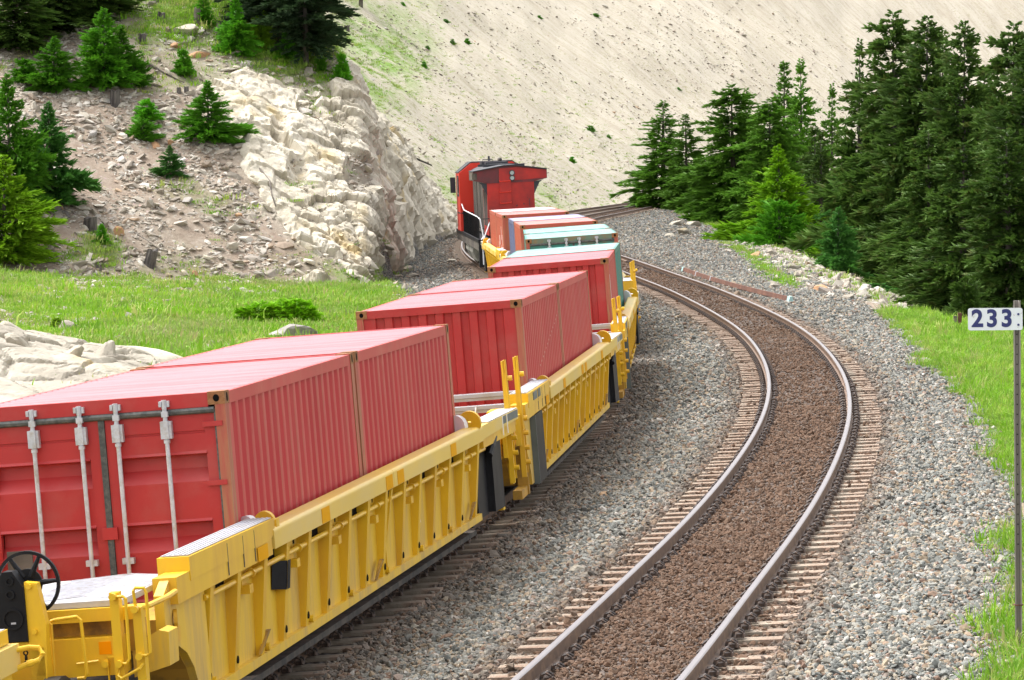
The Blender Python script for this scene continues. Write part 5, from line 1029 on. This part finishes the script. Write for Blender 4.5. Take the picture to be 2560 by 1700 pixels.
def foliage_mat(name, lo, hi, tipc, brown=0.):
    m = bpy.data.materials.new(name); m.use_nodes = True; t = m.node_tree; N = t.nodes; Lk = t.links; b = N['Principled BSDF']; b.inputs['Roughness'].default_value = .62; b.inputs['Specular IOR Level'].default_value = .3
    at = N.new('ShaderNodeAttribute'); at.attribute_name = 'tip'; oi = N.new('ShaderNodeObjectInfo'); tc = N.new('ShaderNodeTexCoord')
    n = N.new('ShaderNodeTexNoise'); n.inputs['Scale'].default_value = 1.1; n.inputs['Detail'].default_value = 5; Lk.new(tc.outputs['Object'], n.inputs['Vector'])
    r = N.new('ShaderNodeMapRange'); r.inputs[1].default_value = .32; r.inputs[2].default_value = .68; Lk.new(n.outputs['Fac'], r.inputs[0])
    x = N.new('ShaderNodeMix'); x.data_type = 'RGBA'; x.inputs[6].default_value = (*lo, 1); x.inputs[7].default_value = (*hi, 1); Lk.new(r.outputs[0], x.inputs[0])
    y = N.new('ShaderNodeMix'); y.data_type = 'RGBA'; y.inputs[7].default_value = (*tipc, 1); Lk.new(x.outputs[2], y.inputs[6]); Lk.new(at.outputs['Fac'], y.inputs[0]); out = y.outputs[2]
    if brown:
        n2 = N.new('ShaderNodeTexNoise'); n2.inputs['Scale'].default_value = 2.7; n2.inputs['Detail'].default_value = 4; Lk.new(tc.outputs['Object'], n2.inputs['Vector']); r2 = N.new('ShaderNodeMapRange'); r2.inputs[1].default_value = .55; r2.inputs[2].default_value = .68; r2.inputs[4].default_value = brown; Lk.new(n2.outputs['Fac'], r2.inputs[0])
        z = N.new('ShaderNodeMix'); z.data_type = 'RGBA'; z.inputs[7].default_value = (.15, .085, .035, 1); Lk.new(out, z.inputs[6]); Lk.new(r2.outputs[0], z.inputs[0]); out = z.outputs[2]
    h = N.new('ShaderNodeHueSaturation'); Lk.new(out, h.inputs['Color']); r3 = N.new('ShaderNodeMapRange'); r3.inputs[3].default_value = .8; r3.inputs[4].default_value = 1.2; Lk.new(oi.outputs['Random'], r3.inputs[0]); Lk.new(r3.outputs[0], h.inputs['Value']); out = h.outputs[0]
    Lk.new(out, b.inputs['Base Color']); tr = N.new('ShaderNodeBsdfTranslucent'); Lk.new(out, tr.inputs['Color']); ms = N.new('ShaderNodeMixShader'); ms.inputs[0].default_value = .22
    Lk.new(b.outputs[0], ms.inputs[1]); Lk.new(tr.outputs[0], ms.inputs[2]); Lk.new(ms.outputs[0], N['Material Output'].inputs['Surface']); return m
FOL = dict(dark=foliage_mat('dark_needles', (.044, .098, .016), (.088, .175, .028), (.155, .26, .042), .35), mid=foliage_mat('green_needles', (.08, .20, .02), (.135, .30, .028), (.21, .40, .04), .12),
           bright=foliage_mat('bright_needles', (.17, .40, .010), (.26, .52, .016), (.40, .66, .03)), vivid=foliage_mat('vivid_needles', (.09, .34, .014), (.14, .43, .018), (.22, .52, .03)), blue=foliage_mat('blue_green_needles', (.055, .19, .034), (.09, .26, .045), (.15, .34, .06)),
           left=foliage_mat('fresh_needles', (.065, .23, .012), (.11, .32, .016), (.19, .42, .028)), yellow=foliage_mat('yellow_green_needles', (.15, .30, .012), (.22, .39, .016), (.32, .50, .03)), pine=foliage_mat('grey_green_needles', (.022, .048, .018), (.042, .082, .030), (.060, .105, .038), .1))
def conifer(seed, H, Rb, nb, bare=.04, up=.55, down=-.18, droop=.22, power=.85, twig=.34, tw_den=13., leafw=.055, irregular=.15, low=.12):
    r = np.random.default_rng(seed); u = np.sort(r.uniform(0, 1, nb) ** 1.15); z = H * (bare + (1 - bare) * u); az = np.arange(nb) * 2.39996 + r.normal(0, .35, nb)
    L = Rb * ((1 - u) ** power * .97 + .03) * np.clip(r.normal(1, irregular, nb), .5, 1.4) * np.clip(u / low, .6, 1); el = down + (up - down) * u ** 1.6 + r.normal(0, .19, nb); ph = r.uniform(0, 6.28, 4); L = L * (1 + .22 * np.sin(az * 2 + ph[0] + z * .9) + .16 * np.sin(az * 3 + ph[1] - z * 1.7) + .14 * np.sin(z * 2.6 + ph[2]))
    nt_ = np.maximum((tw_den * (L + .25)).astype(int), 4); bi = np.repeat(np.arange(nb), nt_); n = len(bi)
    s = r.uniform(.10, 1, n) ** .8; side = np.where(r.uniform(size=n) < .5, -1, 1)
    D = np.stack([np.cos(az), np.sin(az), 0 * az], 1)[bi]; S_ = np.stack([-D[:, 1], D[:, 0], 0 * s], 1); Lb = L[bi]
    def pos(q): return D * (Lb * q * np.cos(el[bi]))[:, None] + np.array([0, 0, 1.]) * (z[bi] + Lb * q * np.sin(el[bi]) - droop * Lb * q * q + .45 * droop * Lb * q ** 3)[:, None]
    p = pos(s); tl = (Lb * twig * (1 - .62 * s) + .13) * r.uniform(.7, 1.25, n); an = r.uniform(.35, 1.0, n) * (1 - .55 * s)
    tdir = D * np.cos(an)[:, None] + S_ * (side * np.sin(an))[:, None]; tdir[:, 2] += np.sin(el[bi]) * .6 + r.normal(-.12, .34, n) + .22 * s; tdir /= np.linalg.norm(tdir, axis=1)[:, None]
    q = p + tdir * tl[:, None]; a = np.cross(tdir, [0, 0, 1.]); a /= np.linalg.norm(a, axis=1)[:, None] + 1e-6; b_ = np.cross(a, tdir); ro = r.uniform(-.7, .7, n)
    V = []; tips = []
    for k, (ang, wf) in enumerate(((0, 1.), (1.25, .8))):
        w = (a * np.cos(ro + ang)[:, None] + b_ * np.sin(ro + ang)[:, None]) * (leafw * wf * (.6 + tl / .5))[:, None]; m_ = p + tdir * (tl * .45)[:, None]
        V.append(np.stack([p, m_ + w, q, m_ - w], 1)); tips.append(np.stack([s * .1, .25 * s, .15 + .6 * s ** 2, .25 * s], 1))
    V = np.concatenate(V).reshape(-1, 3); tips = np.concatenate(tips).reshape(-1) * np.repeat(np.concatenate([r.uniform(.4, 1.1, n)] * 2), 4)
    F = np.arange(len(V)).reshape(-1, 4)
    # bare wood of the branches, seen through the gaps
    mb = MB(); mb.tube([(0, 0, -.3), (0, 0, H * .3), (0, 0, H * .65), (0, 0, H * .99)], .1, 7, True, [.016 * H + .03, .012 * H + .02, .007 * H + .01, .006])
    for i in range(0, nb, 2):
        d = np.array([math.cos(az[i]), math.sin(az[i]), 0]); mb.tube([tuple(d * 0 + (0, 0, z[i])), tuple(d * L[i] * .5 * math.cos(el[i]) + (0, 0, z[i] + L[i] * .5 * math.sin(el[i]) - droop * .25 * L[i])), tuple(d * L[i] * .85 * math.cos(el[i]) + (0, 0, z[i] + L[i] * .85 * math.sin(el[i]) - droop * .6 * L[i]))], .02, 3, False, [.006 + .010 * L[i], .012, .005])
    cm = np_mesh('crown', V, F, FOL['dark']); fattr(cm, 'tip', np.clip(tips, 0, 1)); return mb.mesh('trunk', M['bark']), cm, H, Rb
PROTO = dict(slim=[conifer(1, 11, 2.1, 420, .03, .5, -.2, .26, .85, .30, 22, .040, .28), conifer(2, 11, 2.1, 380, .03, .55, -.25, .28, .75, .30, 22, .040, .32)],
             broad=[conifer(3, 12, 2.6, 560, .02, .45, -.25, .28, .66, .26, 24, .042, .30), conifer(4, 12, 2.6, 520, .02, .4, -.3, .30, .58, .26, 24, .042, .36)],
             young=[conifer(5, 5, 1.75, 300, .02, .7, -.05, .20, .9, .34, 26, .034, .26), conifer(6, 5, 1.75, 270, .02, .75, .0, .22, 1.0, .34, 26, .034, .32)],
             bush=[conifer(7, 2, 1.05, 150, .02, .9, .10, .15, .55, .42, 30, .026, .28), conifer(8, 2, 1.05, 135, .02, 1.0, .2, .12, .5, .42, 30, .026, .34)],
             pine=[conifer(9, 9, 1.9, 230, .16, .5, -.3, .18, .30, .30, 20, .045, .45, .05), conifer(10, 9, 1.9, 210, .24, .4, -.35, .2, .25, .30, 20, .045, .5, .05)],
             bare=[conifer(11, 9, 1.4, 70, .62, .5, -.1, .2, .4, .34, 14, .05, .4, .05)])
def fol_for(label, proto, y, x):
    l = label
    if l.startswith('bright yellow green'): return 'bright'
    if l.startswith(('light yellow', 'yellowish')): return 'yellow'
    if l.startswith('low vivid') or l.startswith(('bright green', 'fresh green bush', 'light green', 'thin bright')) or 'seedling' in l: return 'vivid'
    if proto in ('pine', 'bare'): return 'pine'
    if 'blue green' in l: return 'blue'
    if x < 0: return 'dark' if 'dark spruce' in l else 'left'
    return 'mid' if ('mid green' in l or 'fresh green' in l or 'pale' in l or y > 255) else 'dark'
for i, (nm, pr, x, y, z, h, w_, lab) in enumerate(TREES):
    tm, cm, H0, R0 = PROTO[pr][i % len(PROTO[pr])]; t = empty(nm, (x, y, z), (random.uniform(-.02, .02), random.uniform(-.02, .02), random.uniform(0, 6.28))); sx = w_ / R0 * (1.38 if x > 0 and h > 6 else (1.45 if x < 0 and h > 3 else 1.08))
    t.scale = (sx, sx, h / H0); tag(t, lab, 'bush' if pr == 'bush' else 'tree', 'conifers of the right wood' if x > 0 else 'conifers on the left hillside')
    obj('trunk', tm, t); c = obj('crown', cm, t); c.material_slots[0].link = 'OBJECT'; c.material_slots[0].material = FOL[fol_for(lab, pr, y, x)]
# low junipers in the meadow and small green shrubs on the scree
def low_shrub(x, y, z, sx, sz, f, lab, grp, nm='shrub'):
    tm, cm, H0, R0 = PROTO['bush'][0]; o = obj(nm, cm, None, (x, y, z - .1), (0, 0, random.uniform(0, 6)), (sx / R0, sx / R0 * .7, sz / H0)); o.material_slots[0].link = 'OBJECT'; o.material_slots[0].material = FOL[f]; tag(o, lab, 'shrub', grp); return o
jr = empty('juniper_bush', (-7.75, 116.2, -1.0)); tag(jr, 'wide flat yellow green juniper in the meadow behind the nearest container', 'shrub')
for k, (dx, dy, s, hh) in enumerate(((-1.0, 0, .55, .42), (-.55, .1, .6, .50), (-.1, 0, .6, .45), (.35, .1, .62, .52), (.75, 0, .6, .58), (1.1, .05, .45, .45))):
    o = obj('spray', PROTO['bush'][k % 2][1], jr, (dx, dy, -.05), (0, 0, k * 1.3), (s / 1.0, s / 1.0, hh / 1.3)); o.material_slots[0].link = 'OBJECT'; o.material_slots[0].material = FOL['bright']
low_shrub(-13.86, 108.1, -.59, .38, .4, 'yellow', 'small yellow green bush against the white boulder at the meadow edge', 'low shrubs in the meadow')
SHRUB_L = ['small green shrub on the scree, lowest of a loose trio above the locomotive', 'small shrub on the scree, rightmost of a loose trio above the locomotive', 'small shrub on the scree, topmost of a loose trio above the locomotive', 'small shrub in the middle of the loose trio above the locomotive', 'small shrub near the top edge of the scree, left of two',
    'tiny shrub on the scree up and right of the locomotive roof, left of two', 'tiny shrub on the scree up and right of the locomotive roof, right of two', 'small shrub low on the scree just right of the locomotive', 'small shrub near the top edge of the scree, right of two', 'small shrub on the scree just right of the grassy shoulder', 'small shrub high on the scree above the first spruces', 'tiny shrub low on the scree left of the locomotive cab', 'small shrub at the top edge of the scree near the reddish trunks', 'low green shrub by the foot of the scree next to the far rails']
for k, (x, y, z) in enumerate(SHRUBS): low_shrub(x, y, z, .38 + .2 * (k % 3) / 2, .42 + .2 * (k % 2), 'vivid', SHRUB_L[k], 'shrubs scattered on the scree')
# boulders
RM = dict(CREAM=CREAM, GREYR=GREYR, ORANGER=ORANGER, PALER=PALER, DARKR=DARKR)
bould = {k: [rock_mesh('boulder', 200 + 10 * j + q, m, 3, (1, .8, .75), 13, .022) for q in range(3)] for j, (k, m) in enumerate(RM.items())}
for i, (mk, x, y, z, hw, hp, lab) in enumerate(ROCKS):
    o = obj('boulder', bould[mk][i % 3], None, (x, y + hw * .5, z + hp * .30), (random.uniform(-.25, .25), random.uniform(-.25, .25), random.uniform(0, 6.28)), (hw * 1.12, hw * 1.0, hp * .98)); tag(o, lab, 'rock', 'boulders and slabs lying in the open')
# loose blocks standing out of the outcrop face: pieces of the outcrop
blk = [rock_mesh('rock_block', 300 + k, CREAM, 2, (1, .75, .5), 26, .0) for k in range(5)]
n = 0; first = None
while n < 120:
    t_ = random.uniform(.1, 11) if n % 3 else random.uniform(.0, 3.5); y = random.uniform(151, 172) if n % 4 else random.uniform(172, 225); x = float(hill_parts(np.array([0.]), np.array([y]))[3][0]) - t_
    w1 = float(masks(np.array([x]), np.array([y]))[1][0])
    if w1 < .35 and random.random() < .75: continue
    z = float(height(np.array([x]), np.array([y]))[0]); s = random.uniform(.12, .34) * (1.5 if random.random() < .12 else 1)
    o = bpy.data.objects.new('rock_block', blk[n % 5]); COL.objects.link(o); o.parent = outcrop; o.location = (x + .1, y - .12, z + .10); o.rotation_euler = (random.gauss(.2, .35), random.gauss(.5, .3), random.gauss(0, .8)); o.scale = (s * 1.3, s, s * .9); n += 1
# pale ledge at the lower left, behind the nearest container
lx = np.arange(-15.5, -7.6, .065); lyv = np.arange(74, 96, .11); LX, LY = np.meshgrid(lx, lyv); hh = np.interp(LX, [-15.5, -13.2, -12.3, -11.2, -10.3, -9.6, -8.9, -8.3, -7.6], [1.35, 1.15, 1.05, .82, .66, .60, .40, .0, -.3]); env = sm(93.5, 90, LY + 1.2 * fbm(LX * .6, LY * .6, 4, 3)) * sm(74.5, 84, LY)
LZ = height0(LX, LY) + (hh + .25) * env - .30; Pl = np.stack([LX, LY, LZ], -1).reshape(-1, 3); Ql = np.stack([Pl[:, 0] * .85 + Pl[:, 2] * .5, Pl[:, 1] * .8, Pl[:, 2] * 1.6], 1)
dl_ = blocks(Ql, 2.3, 5., .16, .7, .6) + facets(Ql + 7, 1.4, 6., .05, .16, .14, .05) + facets(Ql + 3, .3, 7., .01, .05, .02); Pl = Pl + np.array([.25, -.45, .75]) * (dl_ * env.ravel())[:, None]
ledge = obj('rock_ledge', np_mesh('rock_ledge', Pl, grid_faces(len(lyv), len(lx)), PALER, False)); tag(ledge, 'pale cracked rock ledge at the left edge just behind the nearest container', 'rock ledge')
for k, (x, y, z, s) in enumerate(((-12.9, 86, .15, .62), (-11.7, 85, .0, .55), (-12.5, 82.5, -.2, .6), (-11.3, 82, -.35, .45), (-10.6, 84.5, -.2, .42), (-10.0, 87, -.2, .45), (-13.4, 84, .1, .5), (-12.3, 88.3, .25, .4))):
    obj('rock_block', bould['PALER'][k % 3], ledge, (x, y, z), (.2, .5 + .1 * (k % 3), k * .9), (s * 1.25, s, s * .62))
whale = obj('boulder', rock_mesh('boulder', 777, CREAM, 4, (1, .8, .6), 6, .006), None, (-9.75, 90.6, -.85), (0, .08, .2), (1.75, 1.2, 1.05)); tag(whale, 'smooth long cream boulder between the pale ledge and the meadow', 'rock', 'boulders and slabs lying in the open')
# ---------------------------------------------------------------- stumps, logs, sign, spare rail, posts
for i, (x, y, z, r_, h, lab) in enumerate(STUMPS):
    t = MB(); k = 9; a0 = random.uniform(0, 6); vs = []; fs = []
    for q, (zz, rr) in enumerate(((-.15, 1.25), (.12, 1.02), (.6, .92), (1.0, .88))):
        for j in range(k):
            a = 2 * math.pi * j / k + a0; e = 1 + .14 * math.sin(3 * a + i) + random.uniform(-.06, .06); vs.append((r_ * rr * e * math.cos(a), r_ * rr * e * math.sin(a), h * zz + (random.uniform(-.12, .10) * h if q == 3 else 0)))
    for q in range(3): fs += [(q * k + j, q * k + (j + 1) % k, (q + 1) * k + (j + 1) % k, (q + 1) * k + j) for j in range(k)]
    vs.append((0, 0, h * .92)); fs += [(3 * k + j, 3 * k + (j + 1) % k, 4 * k) for j in range(k)]
    t.add(vs, fs); o = t.build('tree_stump', M['deadwood' if ('grey' in lab or 'weathered' in lab) else 'char']); o.location = (x, y, z - .03); o.rotation_euler = (.05, .25 if 'leaning' in lab else .04, 0); tag(o, lab, 'stump', 'old stumps on the hillside')
def log(pts, r, m, lab, name='fallen_log', cat='log'):
    return tag(MB().tube(pts, r, 7, True, [r * (1 - .6 * i / (len(pts) - 1)) for i in range(len(pts))]).build(name, M[m], None, True), lab, cat)
log([(-9.6, 269, 6.1), (-8.8, 269, 5.45), (-8.0, 269, 4.9), (-7.0, 269, 4.2), (-5.9, 269.5, 3.7)], .15, 'char', 'long dark fallen log lying down the scree beside the outcrop')
log([(-11.78, 160.9, 4.55), (-11.24, 160.0, 4.0), (-10.75, 159.2, 3.45), (-10.6, 158.2, 2.9), (-10.35, 157.1, 2.35)], .07, 'deadwood', 'bleached root snaking down the rock slab', 'dead_root', 'root')
log([(-16.2, 153.1, 1.36), (-15.6, 152.8, .99), (-15., 152.2, .62)], .05, 'deadwood', 'thin dead branch on the lower dirt slope beside the burnt stump', 'dead_branch', 'branch')
log([(-16.96, 168.4, 9.0), (-16.18, 167.8, 8.53), (-15.23, 167.3, 8.05)], .06, 'deadwood', 'grey dead branch on the grass below the long reddish boulder', 'dead_branch', 'branch')
# milepost sign
sg = empty('milepost_sign', (4.775, 33.58, -.39), (0, 0, -.10)); tag(sg, 'white milepost sign with blue number 233 on a brown steel post', 'sign')
PH = 3.36 + .15
ps = MB().prism([(-.034, -.008), (-.020, -.008), (-.012, .03), (.012, .03), (.020, -.008), (.034, -.008), (.034, .0), (.026, .002), (.016, .042), (-.016, .042), (-.026, .002), (-.034, .0)], -.3, PH, 'z').build('post', M['post'], sg)
hl = MB(); [hl.cyl((0, .0285, PH - .32 - q * .095), (0, 1, 0), .007, .004, 8) for q in range(22)]; hl.build('post_holes', M['hole'], ps)
def rrect(x0, x1, z0, z1, r_, n=6):
    P_ = []
    for cx, cz, a0 in ((x1 - r_, z1 - r_, 0), (x0 + r_, z1 - r_, 90), (x0 + r_, z0 + r_, 180), (x1 - r_, z0 + r_, 270)):
        for k in range(n + 1): a = R(a0 + 90 * k / n); P_.append((cx + r_ * math.cos(a), cz + r_ * math.sin(a)))
    return P_
bz = PH - .065 - .108
bd = MB().prism(rrect(-.460, .052, bz - .105, bz + .105, .022), -.016, -.010).build('board', M['sign'], sg)
for k, ch in enumerate('233'):
    fc = bpy.data.curves.new('digit', 'FONT'); fc.body = ch; fc.size = .225; fc.align_x = 'CENTER'; fc.align_y = 'CENTER'; fc.extrude = .0006; fc.offset = .0075
    o = bpy.data.objects.new('digit', fc); COL.objects.link(o); o.parent = bd; o.location = (-.372 + k * .138, -.0175, bz); o.rotation_euler = (math.pi / 2, 0, 0); o.scale = (.98, 1, 1); fc.materials.append(M['navy'])
for dz in (.045, -.055): MB().cyl((.012, -.018, bz + dz), (0, 1, 0), .011, .008, 12).build('bolt', M['navy'], bd)
MB().ring((0, .01, .62), (0, 0, 1), .05, .040, .012, 10).build('wire_tie', M['rustbar'], sg)
tag(obj('boulder', bould['CREAM'][1], None, (4.86, 33.3, -.50), (0, .1, .4), (.26, .18, .12)), 'pale stone in the grass at the foot of the milepost sign', 'rock', 'boulders and slabs lying in the open')
tag(obj('boulder', bould['ORANGER'][0], None, (4.90, 33.75, -.42), (0, .2, 1.4), (.20, .15, .11)), 'orange stone behind the foot of the milepost sign', 'rock', 'boulders and slabs lying in the open')
# spare rail lying beside the track
a = Vector((6.72, 138.9, 0)); b_ = Vector((8.60, 109.3, 0)); sr = empty('spare_rail', ((a + b_) / 2)); tag(sr, 'rust brown spare rail with mint ends lying right of the empty track', 'rail')
pts = []
for k in range(13): p = a.lerp(b_, k / 12); pts.append((p.x - .22 * math.sin(math.pi * k / 12), p.y, float(height0(p.x, p.y)) + .05))
def bar(p0, p1, z0, z1, w, name, m, par):
    d = (Vector(p1) - Vector(p0)); s_ = Vector((d.y, -d.x, 0)).normalized() * w; p0, p1 = Vector(p0), Vector(p1); q = Vector((0, 0, 1)); mb = MB(); mb.hexa([p0 - s_ + q * z0, p0 + s_ + q * z0, p1 + s_ + q * z0, p1 - s_ + q * z0], [p0 - s_ * .45 + q * z1, p0 + s_ * .45 + q * z1, p1 + s_ * .45 + q * z1, p1 - s_ * .45 + q * z1])
    mb.v = [tuple(Vector(v) - sr.location) for v in mb.v]; return mb.build(name, M[m], par)
for k in range(12): bar(pts[k], pts[k + 1], .0, .14, .06, 'rail_length', 'rustbar', sr)
for k in (0, 12):
    p = Vector(pts[k]); e = Vector(pts[1] if k == 0 else pts[11]); d = (e - p).normalized() * .45; bar(p - d * .05, p + d, -.01, .155, .075, 'painted_end', 'mint', sr)
for k in (2.3, 4.4): p = Vector(pts[int(k)]).lerp(Vector(pts[int(k) + 1]), k - int(k)); d = (Vector(pts[1]) - Vector(pts[0])).normalized() * .12; bar(p - d, p + d, -.01, .155, .075, 'clamp', 'tread', sr)
bp = empty('timber_post', (12.35, 98.5, float(height0(12.35, 98.5)))); tag(bp, 'pair of short rust brown posts at the bank edge left of the sign board', 'post')
MB().box(.02, .12, -.06, .06, -.6, -.02 - bp.location.z).build('tall_post', M['rustbar'], bp); MB().box(-.10, -.01, -.05, .05, -.6, -.10 - bp.location.z).build('short_post', M['deadwood'], bp)
# a stone and a scrap or two on the ballast
for x, y, s, mk, lab in ((1.35, 52.6, .13, 'ORANGER', 'orange stone on the ballast between the tracks beside the second well car'), (.72, 41.2, .16, 'PALER', 'flat white stone on the ballast between the tracks'), (-1.1, 38.5, .07, 'PALER', 'small white stone by the tie ends below the nearest well car')):
    tag(obj('boulder', bould[mk][0], None, (x, y, float(height(np.array([x]), np.array([y]))[0]) + .03), (0, .1, 1), (s, s * .8, s * .5)), lab, 'rock', 'odd stones on the ballast')
